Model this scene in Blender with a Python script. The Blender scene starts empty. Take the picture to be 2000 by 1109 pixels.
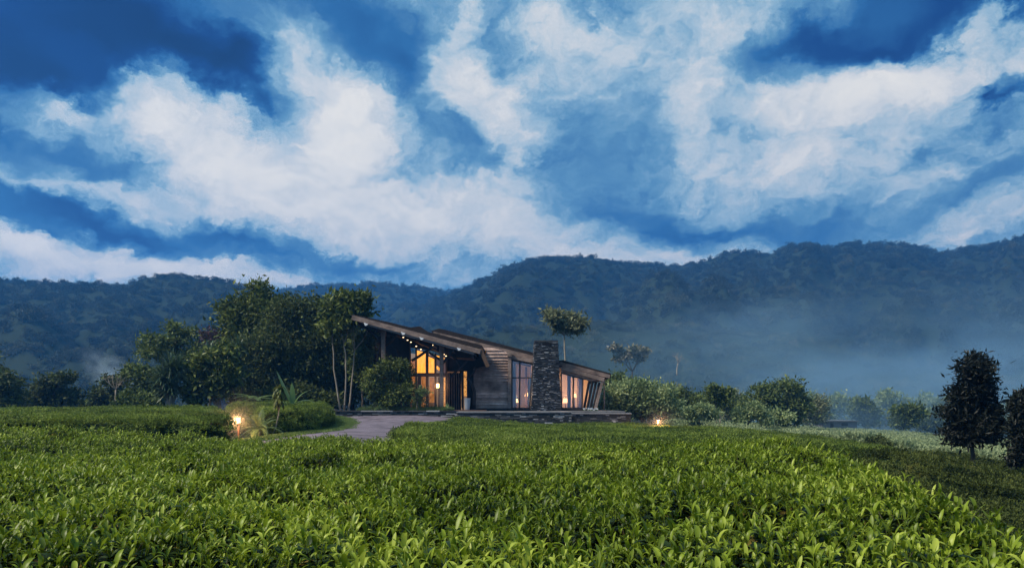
import bpy, math, numpy as np
from mathutils import Vector
R = math.radians
PI = math.pi
S = bpy.context.scene
COL = S.collection
rng = np.random.default_rng(7)

# ------------------------------------------------------------------ camera
CZ = 1.65          # eye height
FP = 1400.0        # focal length in photo pixels (photo is 2000 wide)
HY = 790.0         # horizon row
cam_d = bpy.data.cameras.new('camera')
cam = bpy.data.objects.new('camera', cam_d); COL.objects.link(cam)
cam.location = (0, 0, CZ); cam.rotation_euler = (R(90), 0, 0)
cam_d.sensor_width = 36.0; cam_d.lens = 36.0 * FP / 2000
cam_d.shift_y = (HY - 554.5) / 2000
cam_d.clip_start = 0.1; cam_d.clip_end = 20000
S.camera = cam

def srgb(r, g, b):
    f = lambda c: (c/255/12.92) if c/255 <= .04045 else ((c/255+.055)/1.055)**2.4
    return (f(r), f(g), f(b), 1)

# ------------------------------------------------------------------ sky
SUN_EL, SUN_AZ = 48.0, -112.0     # azimuth from +Y (view direction), negative = left
def build_world():
    w = bpy.data.worlds.new('World'); S.world = w; w.use_nodes = True
    nt = w.node_tree; N = nt.nodes; L = nt.links; N.clear()
    out = N.new('ShaderNodeOutputWorld'); bg = N.new('ShaderNodeBackground')
    L.new(bg.outputs[0], out.inputs[0])
    def m(op, a, b=None, c=None, clamp=False):
        n = N.new('ShaderNodeMath'); n.operation = op; n.use_clamp = clamp
        for i, v in enumerate((a, b, c)):
            if v is None: continue
            if isinstance(v, (int, float)): n.inputs[i].default_value = v
            else: L.new(v, n.inputs[i])
        return n.outputs[0]
    tc = N.new('ShaderNodeTexCoord'); sx = N.new('ShaderNodeSeparateXYZ')
    L.new(tc.outputs['Generated'], sx.inputs[0])
    az = m('ARCTAN2', sx.outputs[0], sx.outputs[1])
    h = m('SQRT', m('ADD', m('MULTIPLY', sx.outputs[0], sx.outputs[0]), m('MULTIPLY', sx.outputs[1], sx.outputs[1])))
    el = m('ARCTAN2', sx.outputs[2], h)
    cb = N.new('ShaderNodeCombineXYZ'); L.new(az, cb.inputs[0]); L.new(el, cb.inputs[1])
    # two scales of domain warp give torn, billowing edges
    def noise(vec, scale, detail, rough, sc=(1, 1, 1), off=(0, 0, 0), dist=0.0):
        mp = N.new('ShaderNodeMapping'); mp.inputs['Scale'].default_value = sc; mp.inputs['Location'].default_value = off
        L.new(vec, mp.inputs[0])
        n = N.new('ShaderNodeTexNoise'); n.inputs['Scale'].default_value = scale; n.inputs['Detail'].default_value = detail
        n.inputs['Roughness'].default_value = rough; n.inputs['Distortion'].default_value = dist
        L.new(mp.outputs[0], n.inputs[0]); return n
    def vadd(a, b, s):
        sb = N.new('ShaderNodeVectorMath'); sb.operation = 'SUBTRACT'; L.new(b, sb.inputs[0]); sb.inputs[1].default_value = (.5, .5, .5)
        ml = N.new('ShaderNodeVectorMath'); ml.operation = 'SCALE'; L.new(sb.outputs[0], ml.inputs[0]); ml.inputs['Scale'].default_value = s
        ad = N.new('ShaderNodeVectorMath'); ad.operation = 'ADD'; L.new(a, ad.inputs[0]); L.new(ml.outputs[0], ad.inputs[1])
        return ad.outputs[0]
    base = cb.outputs[0]
    n1 = noise(base, 5.0, 7, .62, (1, 1.5, 1), (3.1, 1.7, 0))
    w1 = vadd(base, n1.outputs['Color'], .15)
    n2 = noise(w1, 17.0, 8, .66, (1, 1.4, 1), (1.3, 6.7, 0))
    w1 = vadd(w1, n2.outputs['Color'], .055)
    # (px, py, rx, ry, rot, weight) in photo pixels turned to azimuth / elevation
    B = [
     (60,20,560,190,4,-.85),(330,110,330,130,18,-.50),(470,150,140,75,-8,-.42),(430,120,190,80,8,-.30),(-60,110,300,130,0,-.40),
     (150,110,110,50,20,.14),(50,175,190,62,12,.42),(160,200,160,40,16,.16),
     (110,275,300,68,9,-.38),(215,300,130,40,12,-.2),(120,335,300,46,14,.10),
     (90,415,380,66,12,-.55),(330,455,330,54,13,-.42),(560,492,260,36,10,-.36),(690,515,130,22,6,-.15),
     (330,400,260,40,16,.16),(25,475,150,62,20,.80),(190,510,240,46,8,.80),(330,500,180,30,8,.35),(430,538,260,36,8,.75),(560,552,200,26,4,.4),(100,545,300,30,0,.25),(130,478,60,26,20,-.5),
     (400,235,210,110,20,.62),(330,190,110,80,-30,.42),(590,160,150,120,35,.52),(545,125,60,60,20,.28),(700,230,120,110,30,.52),(560,230,260,90,10,.22),(560,210,70,50,-30,-.32),(650,222,130,26,-4,-.22),
     (500,340,420,130,12,.40),(760,410,420,120,8,.16),(640,180,170,110,15,.14),(780,400,420,170,8,.38),(980,450,380,90,10,.26),(560,420,300,60,14,.18),(830,365,60,60,40,.2),(640,290,60,30,0,.12),
     (600,40,330,120,8,-.34),(800,100,150,90,20,-.12),(870,50,90,100,0,-.12),(908,60,50,90,-10,.42),(985,60,120,110,0,-.10),
     (800,190,70,130,-15,-.16),(890,250,150,90,35,-.24),(980,320,150,84,35,-.22),(800,140,60,60,0,-.1),
     (885,150,100,90,-30,.52),(950,200,170,70,38,.50),(1010,245,90,90,0,.35),(1110,80,140,64,12,.40),(1180,110,240,120,14,.22),(1060,170,120,70,0,.15),
     (1190,230,170,120,-30,-.17),(1230,280,120,140,0,-.10),(1150,340,260,110,24,-.08),(1030,335,40,62,0,.42),(1000,390,90,40,10,.12),
     (1350,160,90,70,-20,.32),(1390,30,110,90,0,.12),(1400,130,90,160,0,.04),(1355,270,60,100,10,.26),(1340,340,90,80,0,.16),(1480,330,200,140,0,.16),(560,300,110,40,10,-.18),(760,300,60,50,0,-.15),(620,60,200,90,0,-.12),(1420,200,80,60,0,-.14),
     (1820,20,480,120,-2,-.72),(1610,95,200,84,6,-.30),(1960,10,260,120,-8,-.26),(1740,110,90,60,0,-.15),
     (1600,165,220,90,6,.42),(1740,160,150,80,0,.36),(1900,130,300,100,-12,.52),(1985,95,150,70,-20,.3),(1950,165,82,40,-18,-1.0),(1905,170,36,30,0,-.5),
     (1850,245,150,100,0,-.20),(1590,250,330,150,0,.26),(1700,340,360,120,0,.20),(1900,300,140,40,-18,.18),
     (1250,445,260,74,12,-.28),(1330,460,120,44,0,-.16),(1580,430,220,76,0,-.26),(1430,410,220,90,0,-.14),(1480,460,220,40,0,-.1),
     (1950,330,220,60,-22,-.34),(1850,380,160,40,-16,-.14),(1960,390,220,36,-14,.2),(1960,440,240,50,-12,.22),
     (1400,492,260,42,6,.50),(1120,480,240,60,18,.30),(1250,505,240,30,4,.3),(1850,465,240,40,-6,.34),
    ]
    acc = None; KW = .80
    for (px, py, rx, ry, rot, wt) in B:
        hh = math.hypot(FP, px-1000)
        a = math.atan2(px-1000, FP); e = math.atan2(HY-py, hh)
        k = FP/hh
        mp = N.new('ShaderNodeMapping'); mp.vector_type = 'TEXTURE'
        mp.inputs['Location'].default_value = (a, e, 0)
        mp.inputs['Rotation'].default_value = (0, 0, -R(rot))
        mp.inputs['Scale'].default_value = (1.0*rx/FP*k*k, 1.0*ry/FP*k*math.cos(e)**2, 1)
        L.new(w1, mp.inputs[0])
        g = N.new('ShaderNodeTexGradient'); g.gradient_type = 'SPHERICAL'; L.new(mp.outputs[0], g.inputs[0])
        acc = m('MULTIPLY_ADD', m('MULTIPLY', g.outputs['Fac'], 2.0, None, True), wt*KW, acc if acc is not None else .55)
    d1 = noise(w1, 6.0, 10, .62, (1, 1.5, 1), (0, 4, 0))
    d2 = noise(w1, 18.0, 9, .64, (1, 1.3, 1), (7, 0, 0))
    d3 = noise(base, 2.2, 5, .5, (1, 2.2, 1), (5, 2, 0))
    # same noises a little towards the light: their difference shades the billows
    def shift(vec, d):
        n = N.new('ShaderNodeVectorMath'); n.operation = 'ADD'; L.new(vec, n.inputs[0]); n.inputs[1].default_value = d; return n.outputs[0]
    s1 = noise(shift(w1, (-.012, .028, 0)), 6.0, 6, .6, (1, 1.5, 1), (0, 4, 0))
    s2 = noise(shift(w1, (-.005, .011, 0)), 18.0, 6, .6, (1, 1.3, 1), (7, 0, 0))
    lit = m('ADD', m('MULTIPLY', m('SUBTRACT', d1.outputs['Fac'], s1.outputs['Fac']), 1.1), m('MULTIPLY', m('SUBTRACT', d2.outputs['Fac'], s2.outputs['Fac']), .75))
    fac = m('MULTIPLY_ADD', m('SUBTRACT', acc, .30), 1.9, .30, True)      # smooth in the dark cloud, torn and billowed in the bright
    t1 = m('ADD', m('MULTIPLY', m('SUBTRACT', d1.outputs['Fac'], .5), 1.05), m('MULTIPLY', m('SUBTRACT', d2.outputs['Fac'], .5), .75))
    v = m('ADD', acc, m('MULTIPLY', m('ADD', t1, lit), fac))
    v = m('ADD', v, m('MULTIPLY', m('SUBTRACT', d3.outputs['Fac'], .5), .45))
    # soft shoulder: bright cloud keeps its texture instead of clipping
    v = m('ADD', m('MULTIPLY', m('TANH', m('MULTIPLY', m('SUBTRACT', v, .5), 1.34)), .5), .5)
    cr = N.new('ShaderNodeValToRGB'); L.new(v, cr.inputs[0]); e = cr.color_ramp.elements
    stops = [(0.0, (2, 18, 60)), (.13, (12, 56, 122)), (.27, (46, 106, 164)), (.44, (102, 154, 191)), (.60, (150, 188, 211)), (.74, (192, 211, 222)), (.87, (224, 228, 229)), (.97, (253, 249, 240)), (1.0, (255, 252, 244))]
    e[0].position = 0; e[0].color = srgb(*stops[0][1]); e[1].position = 1; e[1].color = srgb(*stops[-1][1])
    for p, c in stops[1:-1]:
        x = e.new(p); x.color = srgb(*c)
    sky = N.new('ShaderNodeTexSky'); sky.sky_type = 'NISHITA'; sky.sun_disc = False
    sky.sun_elevation = R(SUN_EL); sky.sun_rotation = R(SUN_AZ)
    sc = N.new('ShaderNodeVectorMath'); sc.operation = 'SCALE'; sc.inputs['Scale'].default_value = .05; L.new(sky.outputs[0], sc.inputs[0])
    mx = N.new('ShaderNodeMix'); mx.data_type = 'RGBA'; mx.inputs[0].default_value = .93
    L.new(sc.outputs[0], mx.inputs[6]); L.new(cr.outputs[0], mx.inputs[7])
    L.new(mx.outputs[2], bg.inputs[0]); bg.inputs[1].default_value = .71
build_world()
S.world.cycles.sampling_method = 'MANUAL'; S.world.cycles.sample_map_resolution = 512

sun_d = bpy.data.lights.new('sun', 'SUN'); sun = bpy.data.objects.new('sun', sun_d); COL.objects.link(sun)
sun_d.energy = 4.4; sun_d.angle = R(14); sun_d.color = (1.0, .90, .74)
sd = Vector((math.sin(R(SUN_AZ))*math.cos(R(SUN_EL)), math.cos(R(SUN_AZ))*math.cos(R(SUN_EL)), math.sin(R(SUN_EL))))
sun.rotation_euler = sd.to_track_quat('Z', 'Y').to_euler()
S.view_settings.view_transform = 'Standard'; S.view_settings.look = 'None'
S.view_settings.exposure = 0.52; S.view_settings.gamma = 1.0
S.cycles.max_bounces = 8; S.cycles.transparent_max_bounces = 8; S.cycles.diffuse_bounces = 3; S.cycles.volume_bounces = 0
S.cycles.caustics_reflective = False; S.cycles.caustics_refractive = False

# ------------------------------------------------------------------ helpers
def P(px, py, D):
    return np.array([(px-1000)/FP*D, D, CZ-(py-HY)/FP*D])

def tag(o, label=None, cat=None, group=None, kind=None):
    if label: o['label'] = label
    if cat: o['category'] = cat
    if group: o['group'] = group
    if kind: o['kind'] = kind
    return o

def thing(name, label, cat, loc, group=None):
    o = bpy.data.objects.new(name, None); COL.objects.link(o); o.location = tuple(float(v) for v in loc)
    o.empty_display_size = .3
    return tag(o, label, cat, group)

def mesh_obj(name, V, F, mat, parent=None, smooth=False, link=True, attrs=None, pts=None, matidx=None):
    V = np.asarray(V, dtype=np.float64).reshape(-1, 3)
    me = bpy.data.meshes.new(name)
    nv = len(V)
    if isinstance(F, np.ndarray) and F.ndim == 2:
        k = F.shape[1]; loops = F.ravel(); starts = np.arange(len(F))*k
        nf = len(F)
    else:
        lens = np.array([len(f) for f in F], dtype=np.int64); nf = len(lens)
        loops = np.array([i for f in F for i in f], dtype=np.int64)
        starts = np.concatenate([[0], np.cumsum(lens)[:-1]]) if nf else np.zeros(0, int)
    me.vertices.add(nv); me.vertices.foreach_set('co', V.astype(np.float32).ravel())
    if nf:
        me.loops.add(len(loops)); me.loops.foreach_set('vertex_index', loops.astype(np.int32))
        me.polygons.add(nf); me.polygons.foreach_set('loop_start', starts.astype(np.int32))
        if matidx is not None: me.polygons.foreach_set('material_index', np.asarray(matidx, dtype=np.int32))
        me.polygons.foreach_set('use_smooth', np.full(nf, bool(smooth)))
    me.update(calc_edges=True)
    if attrs:
        for an, (ty, dom, data) in attrs.items():
            a = me.attributes.new(an, ty, dom)
            data = np.asarray(data)
            a.data.foreach_set('vector' if ty == 'FLOAT_VECTOR' else 'value', data.ravel())
    for m_ in (mat if isinstance(mat, (list, tuple)) else [mat]): me.materials.append(m_)
    o = bpy.data.objects.new(name, me)
    if link: COL.objects.link(o)
    if parent is not None:
        o.parent = parent
    return o

class MB:
    """collects boxes, prisms and tubes into one mesh (world coordinates)"""
    def __init__(s): s.V = []; s.F = []; s.n = 0
    def add(s, V, F):
        V = np.asarray(V, float); s.V.append(V); s.F += [tuple(int(i)+s.n for i in f) for f in F]; s.n += len(V)
    def box(s, c, size, rot=None):
        c = np.asarray(c, float); h = np.asarray(size, float)/2
        v = np.array([[x, y, z] for x in (-1, 1) for y in (-1, 1) for z in (-1, 1)])*h
        if rot is not None: v = v @ rot.T
        s.add(v+c, [(0,1,3,2),(4,6,7,5),(0,4,5,1),(2,3,7,6),(0,2,6,4),(1,5,7,3)])
    def prism(s, poly, D0, D1):
        """poly of photo pixels laid at depth D0, extruded straight back to D1"""
        a = np.array([P(x, y, D0) for x, y in poly]); b = a.copy(); b[:, 1] = D1
        n = len(a); F = [tuple(range(n)), tuple(range(2*n-1, n-1, -1))]
        for i in range(n): j = (i+1) % n; F.append((i, i+n, j+n, j))
        s.add(np.vstack([a, b]), F)
    def tube(s, pts, rad, sides=7, cap=True):
        pts = np.asarray(pts, float); n = len(pts)
        rad = np.broadcast_to(np.asarray(rad, float), (n,))
        t = np.gradient(pts, axis=0); t /= np.linalg.norm(t, axis=1)[:, None]+1e-9
        up = np.array([0, 0, 1.]) if abs(t[0][2]) < .9 else np.array([1., 0, 0])
        V = []
        for i in range(n):
            a = np.cross(t[i], up); a /= np.linalg.norm(a)+1e-9; b = np.cross(t[i], a); up = np.cross(a, t[i])
            th = np.arange(sides)/sides*2*PI
            V.append(pts[i]+rad[i]*(np.cos(th)[:, None]*a+np.sin(th)[:, None]*b))
        F = []
        for i in range(n-1):
            for k in range(sides):
                k2 = (k+1) % sides
                F.append((i*sides+k, i*sides+k2, (i+1)*sides+k2, (i+1)*sides+k))
        if cap: F.append(tuple(range(sides))[::-1]); F.append(tuple((n-1)*sides+k for k in range(sides)))
        s.add(np.vstack(V), F)
    def build(s, name, mat, parent=None, origin=None, smooth=False):
        V = np.vstack(s.V)
        if parent is not None: V = V-np.array(parent_world(parent))
        o = mesh_obj(name, V, s.F, mat, parent, smooth)
        return o
def parent_world(p):
    v = np.zeros(3)
    while p is not None:
        v += np.array(p.location); p = p.parent
    return v

def set_in(n, name, val):
    for k in (name if isinstance(name, (list, tuple)) else [name]):
        if k in n.inputs: n.inputs[k].default_value = val; return

def mat_basic(name, col, rough=.8, spec=.3, noise=None, col2=None, bump=0, bscale=10, sc=(1,1,1), island=0.0, metal=0):
    m = bpy.data.materials.new(name); m.use_nodes = True; nt = m.node_tree; N = nt.nodes; L = nt.links
    b = N['Principled BSDF']; b.inputs['Roughness'].default_value = rough; set_in(b, 'Specular IOR Level', spec); b.inputs['Metallic'].default_value = metal
    col = tuple(col[:3])+(1,); b.inputs['Base Color'].default_value = col
    tc = N.new('ShaderNodeTexCoord'); mp = N.new('ShaderNodeMapping'); mp.inputs['Scale'].default_value = sc
    L.new(tc.outputs['Object'], mp.inputs[0])
    last = None
    if noise:
        nz = N.new('ShaderNodeTexNoise'); nz.inputs['Scale'].default_value = noise; nz.inputs['Detail'].default_value = 6; nz.inputs['Roughness'].default_value = .65
        L.new(mp.outputs[0], nz.inputs[0])
        cr = N.new('ShaderNodeValToRGB'); cr.color_ramp.elements[0].position = .3; cr.color_ramp.elements[1].position = .7
        cr.color_ramp.elements[0].color = col; cr.color_ramp.elements[1].color = tuple((col2 or col)[:3])+(1,)
        L.new(nz.outputs['Fac'], cr.inputs[0]); last = cr.outputs[0]
    if noise and name in ('weathered_wood', 'siding_boards', 'washed_gravel', 'terrace_slab'):
        n3 = N.new('ShaderNodeTexNoise'); n3.inputs['Scale'].default_value = 1.1; n3.inputs['Detail'].default_value = 7; n3.inputs['Roughness'].default_value = .7
        L.new(tc.outputs['Object'], n3.inputs[0]); m3 = N.new('ShaderNodeMapRange'); m3.inputs[1].default_value = .35; m3.inputs[2].default_value = .65; m3.inputs[3].default_value = .42; m3.inputs[4].default_value = 1.25
        L.new(n3.outputs['Fac'], m3.inputs[0]); sc_ = N.new('ShaderNodeVectorMath'); sc_.operation = 'SCALE'; L.new(last, sc_.inputs[0]); L.new(m3.outputs[0], sc_.inputs['Scale']); last = sc_.outputs[0]
    if island:
        g = N.new('ShaderNodeNewGeometry'); mx = N.new('ShaderNodeMix'); mx.data_type = 'RGBA'; mx.blend_type = 'MULTIPLY'; mx.inputs[0].default_value = 1
        mr = N.new('ShaderNodeMapRange'); mr.inputs['To Min'].default_value = 1-island; mr.inputs['To Max'].default_value = 1+island
        L.new(g.outputs['Random Per Island'], mr.inputs['Value'])
        cc = N.new('ShaderNodeCombineColor')
        for i in range(3): L.new(mr.outputs[0], cc.inputs[i])
        if last is not None: L.new(last, mx.inputs[6])
        else: mx.inputs[6].default_value = col
        L.new(cc.outputs[0], mx.inputs[7]); last = mx.outputs[2]
    if last is not None: L.new(last, b.inputs['Base Color'])
    if bump:
        nz = N.new('ShaderNodeTexNoise'); nz.inputs['Scale'].default_value = bscale; nz.inputs['Detail'].default_value = 5
        L.new(mp.outputs[0], nz.inputs[0]); bp = N.new('ShaderNodeBump'); bp.inputs['Strength'].default_value = bump; bp.inputs['Distance'].default_value = .05
        L.new(nz.outputs['Fac'], bp.inputs['Height']); L.new(bp.outputs[0], b.inputs['Normal'])
    return m

def mat_leaf(name, dark, light, trans=.3, rough=.45, spec=.4, clump=.35, inst=False, third=None):
    """leaf: principled + translucent, colour varied per leaf and by a clump-sized noise"""
    m = bpy.data.materials.new(name); m.use_nodes = True; nt = m.node_tree; N = nt.nodes; L = nt.links
    b = N['Principled BSDF']; b.inputs['Roughness'].default_value = rough; set_in(b, 'Specular IOR Level', spec)
    out = N['Material Output']; g = N.new('ShaderNodeNewGeometry')
    tc = N.new('ShaderNodeTexCoord'); nz = N.new('ShaderNodeTexNoise'); nz.inputs['Scale'].default_value = clump; nz.inputs['Detail'].default_value = 3
    L.new(g.outputs['Position'] if inst else tc.outputs['Object'], nz.inputs[0])
    a = N.new('ShaderNodeMath'); a.operation = 'MULTIPLY_ADD'; a.inputs[1].default_value = 1.6; a.inputs[2].default_value = -.8
    L.new(nz.outputs['Fac'], a.inputs[0])
    s = N.new('ShaderNodeMath'); s.operation = 'ADD'; L.new(a.outputs[0], s.inputs[0])
    if inst:
        oi = N.new('ShaderNodeObjectInfo'); av = N.new('ShaderNodeMath'); av.operation = 'MULTIPLY_ADD'; av.inputs[1].default_value = .7
        L.new(oi.outputs['Random'], av.inputs[0]); L2 = N.new('ShaderNodeMath'); L2.operation = 'MULTIPLY'; L2.inputs[1].default_value = .3
        L.new(g.outputs['Random Per Island'], L2.inputs[0]); L.new(L2.outputs[0], av.inputs[2]); L.new(av.outputs[0], s.inputs[1])
    else:
        L.new(g.outputs['Random Per Island'], s.inputs[1])
    cr = N.new('ShaderNodeValToRGB'); e = cr.color_ramp.elements; e[0].position = .0; e[1].position = .85
    e[0].color = tuple(dark)+(1,); e[1].color = tuple(light)+(1,)
    if third: x = e.new(1.0); x.color = tuple(third)+(1,)
    L.new(s.outputs[0], cr.inputs[0]); L.new(cr.outputs[0], b.inputs['Base Color'])
    tr = N.new('ShaderNodeBsdfTranslucent'); L.new(cr.outputs[0], tr.inputs[0])
    mx = N.new('ShaderNodeMixShader'); mx.inputs[0].default_value = trans
    L.new(b.outputs[0], mx.inputs[1]); L.new(tr.outputs[0], mx.inputs[2]); L.new(mx.outputs[0], out.inputs[0])
    return m

def mat_emit(name, col, strength, vary=0, scale=(1, 1, 1), col2=None, nscale=3):
    m = bpy.data.materials.new(name); m.use_nodes = True; nt = m.node_tree; N = nt.nodes; L = nt.links
    b = N['Principled BSDF']; b.inputs['Base Color'].default_value = tuple(.4*c for c in col[:3])+(1,); b.inputs['Roughness'].default_value = .8
    b.inputs['Emission Strength'].default_value = strength; b.inputs['Emission Color'].default_value = tuple(col[:3])+(1,)
    if vary:
        tc = N.new('ShaderNodeTexCoord'); mp = N.new('ShaderNodeMapping'); mp.inputs['Scale'].default_value = scale; L.new(tc.outputs['Object'], mp.inputs[0])
        nz = N.new('ShaderNodeTexNoise'); nz.inputs['Scale'].default_value = nscale; nz.inputs['Detail'].default_value = 4; L.new(mp.outputs[0], nz.inputs[0])
        cr = N.new('ShaderNodeValToRGB'); cr.color_ramp.elements[0].position = .35; cr.color_ramp.elements[1].position = .65
        cr.color_ramp.elements[0].color = tuple((col2 or [c*(1-vary) for c in col])[:3])+(1,); cr.color_ramp.elements[1].color = tuple(col[:3])+(1,)
        L.new(nz.outputs['Fac'], cr.inputs[0]); L.new(cr.outputs[0], b.inputs['Emission Color'])
    return m

# ------------------------------------------------------------------ value noise in numpy
_pt = np.random.default_rng(3).random((256, 256))
def vnoise(x, y):
    x = np.asarray(x, float); y = np.asarray(y, float)
    xi = np.floor(x).astype(int); yi = np.floor(y).astype(int); fx = x-xi; fy = y-yi
    fx = fx*fx*(3-2*fx); fy = fy*fy*(3-2*fy)
    g = lambda a, b: _pt[a & 255, b & 255]
    return (g(xi, yi)*(1-fx)+g(xi+1, yi)*fx)*(1-fy)+(g(xi, yi+1)*(1-fx)+g(xi+1, yi+1)*fx)*fy-.5
def fbm(x, y, o=4):
    s = 0; a = 1; f = 1
    for i in range(o): s = s+a*vnoise(x*f+i*17.3, y*f+i*9.1); a *= .5; f *= 2.03
    return s

# ------------------------------------------------------------------ ground height
CT = []
for px in (-200, 400, 1000, 1600): CT += [(px, 1.5, .27), (px, 3, .25), (px, 6, .22), (px, 10, .15)]
CT += [(2200, 1.5, .2), (2200, 3, .16), (1950, 4, .2), (1900, 6, .17), (1750, 7.5, .15), (1650, 11, .10), (2350, 6, -.6), (2050, 9, -.75), (1870, 10, -.5), (1740, 12.5, -.32), (-200, 15, .5), (0, 15, .45), (400, 15, .17), (700, 15, .10), (1000, 15, .02),
 (1350, 15, .0), (1600, 13, .06), (500, 18, .3), (700, 18, .25), (1000, 18, .1), (1300, 18, .05),
 (600, 22, .55), (720, 22, .50), (650, 26, .57), (740, 36, .66), (750, 44, .93), (850, 44, .88), (1000, 22, .24), (1000, 33, .16), (1000, 43, .22), (1130, 43, .15), (1200, 33, .05), (1300, 25, .15),
 (1285, 45, -.12), (1240, 47, .1), (1500, 40, -.22), (1600, 36, -.44), (1700, 32, -.63), (1800, 28, -.75), (1900, 25, -.87), (2000, 25, -1.08),
 (1850, 14, -.45), (2000, 13, -.78), (1650, 20, .04), (1700, 16, .06), (1900, 22, -.75), (2200, 20, -1.2),
 (1400, 60, -.8), (1600, 60, -1.5), (1850, 60, -2.3), (2000, 60, -3), (1400, 100, -1.2), (1600, 85, -2.0), (1650, 92, -2.3), (1500, 92, -1.7), (1850, 90, -3.2), (2200, 90, -4.5),
 (1000, 60, 1.0), (700, 60, 1.0), (700, 100, .5), (1000, 100, .2), (400, 60, .9), (0, 60, .9), (0, 100, .4), (-400, 60, .9), (-400, 25, .5),
 (0, 40, .55), (0, 25, .45), (200, 36, .62), (200, 25, .4), (400, 22, .28), (450, 32, .6), (560, 28, .5), (620, 33, .53), (650, 40, .68), (350, 30, .55),
 (1000, 50, .8), (1150, 50, .6), (650, 48, .93), (560, 50, .93), (300, 45, .8), (1000, 200, -2), (1800, 200, -7), (0, 200, -1), (1000, 250, -3), (2200, 250, -9), (-400, 250, -2)]
CT = np.array(CT, float)
_cx = (CT[:, 0]-1000)/FP*CT[:, 1]; _cy = CT[:, 1]
def feat(x, y):
    x = np.asarray(x, float); y = np.asarray(y, float)
    r = np.minimum(np.sqrt(x*x+y*y), 260.); rr = np.sqrt(x*x+y*y)+1e-6
    return np.stack([6*x/(rr+3), 4*np.log1p(r/3)], -1)
def _tps():
    f = feat(_cx, _cy); n = len(f); d = np.linalg.norm(f[:, None]-f[None], axis=2)
    K = d*d*np.log(d+1e-9)+np.eye(n)*.02; Pm = np.hstack([np.ones((n, 1)), f]); A = np.zeros((n+3, n+3)); A[:n, :n] = K; A[:n, n:] = Pm; A[n:, :n] = Pm.T
    return f, np.linalg.solve(A, np.concatenate([CT[:, 2], np.zeros(3)]))
_tf, _tw = _tps()
def G(x, y):
    x = np.asarray(x, float); y = np.asarray(y, float); sh = x.shape
    f = feat(x.ravel(), y.ravel()); out = np.empty(len(f))
    for i in range(0, len(f), 20000):
        g = f[i:i+20000]; d = np.linalg.norm(g[:, None]-_tf[None], axis=2)
        out[i:i+20000] = (d*d*np.log(d+1e-9)) @ _tw[:-3]+_tw[-3]+g @ _tw[-2:]
    return np.clip(out, -12, 3).reshape(sh)
def g1(x, y): return float(G(np.array([x]), np.array([y]))[0])

def build_ground(mat):
    na = 288; rs = np.concatenate([np.linspace(.3, 8, 14), np.geomspace(8.6, 120, 70), np.geomspace(130, 6000, 26)])
    th = np.arange(na)/na*2*PI
    X = rs[:, None]*np.sin(th); Y = rs[:, None]*np.cos(th)
    Z = G(X, Y)+.03*fbm(X*.7, Y*.7)
    V = np.stack([X, Y, Z], -1).reshape(-1, 3)
    i = np.arange(len(rs)-1)[:, None]; j = np.arange(na)[None]; j2 = (j+1) % na
    F = np.stack([i*na+j, i*na+j2, (i+1)*na+j2, (i+1)*na+j], -1).reshape(-1, 4)[:, ::-1]
    V = np.vstack([V, [[0, 0, g1(0, 0)]]]); F2 = [tuple(f) for f in F]+[(len(V)-1, int((k+1) % na), int(k)) for k in range(na)]
    o = mesh_obj('ground', V, F2, mat, smooth=True); tag(o, kind='structure')

# ------------------------------------------------------------------ leaf geometry
def quads_leaf(base, ax, side, L, W, fold=.0):
    """diamond leaves, one quad each; arrays of N"""
    L = L[:, None]; W = W[:, None]
    a = base; b = base+ax*L*.42+side*W*.5; c = base+ax*L; d = base+ax*L*.42-side*W*.5
    if fold is not 0:
        n = np.cross(ax, side); c = c-n*L*.0; b = b+n*W*fold; d = d+n*W*fold
    V = np.stack([a, b, c, d], 1).reshape(-1, 3); n = len(base)
    F = np.arange(4*n).reshape(n, 4)
    return V, F
def unit(v): return v/(np.linalg.norm(v, axis=-1, keepdims=True)+1e-9)
def strap(base, d, L, W, droop, seg=5, fold=.25, taper=1.0, tipw=.05):
    """one long arched leaf -> V,F  (two strips folded along the midrib)"""
    d = unit(np.asarray(d, float)); side = unit(np.cross(d, [0, 0, 1.])+1e-6); pts = []; p = np.asarray(base, float).copy(); dd = d.copy()
    ws = []
    for i in range(seg+1):
        t = i/seg; pts.append(p.copy()); ws.append(W*max(tipw, (math.sin(PI*min(1, (t*.85+.15)))**.7 if taper else 1)))
        p = p+dd*L/seg; dd = unit(dd+np.array([0, 0, -droop/seg]))
    V = []; F = []
    for i in range(seg+1):
        up = np.array([0, 0, 1.])*ws[i]*fold
        V += [pts[i]-side*ws[i]/2+up, pts[i], pts[i]+side*ws[i]/2+up]
        if i: k = 3*i; F += [(k-3, k-2, k+1, k), (k-2, k-1, k+2, k+1)]
    return np.array(V), F

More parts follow.
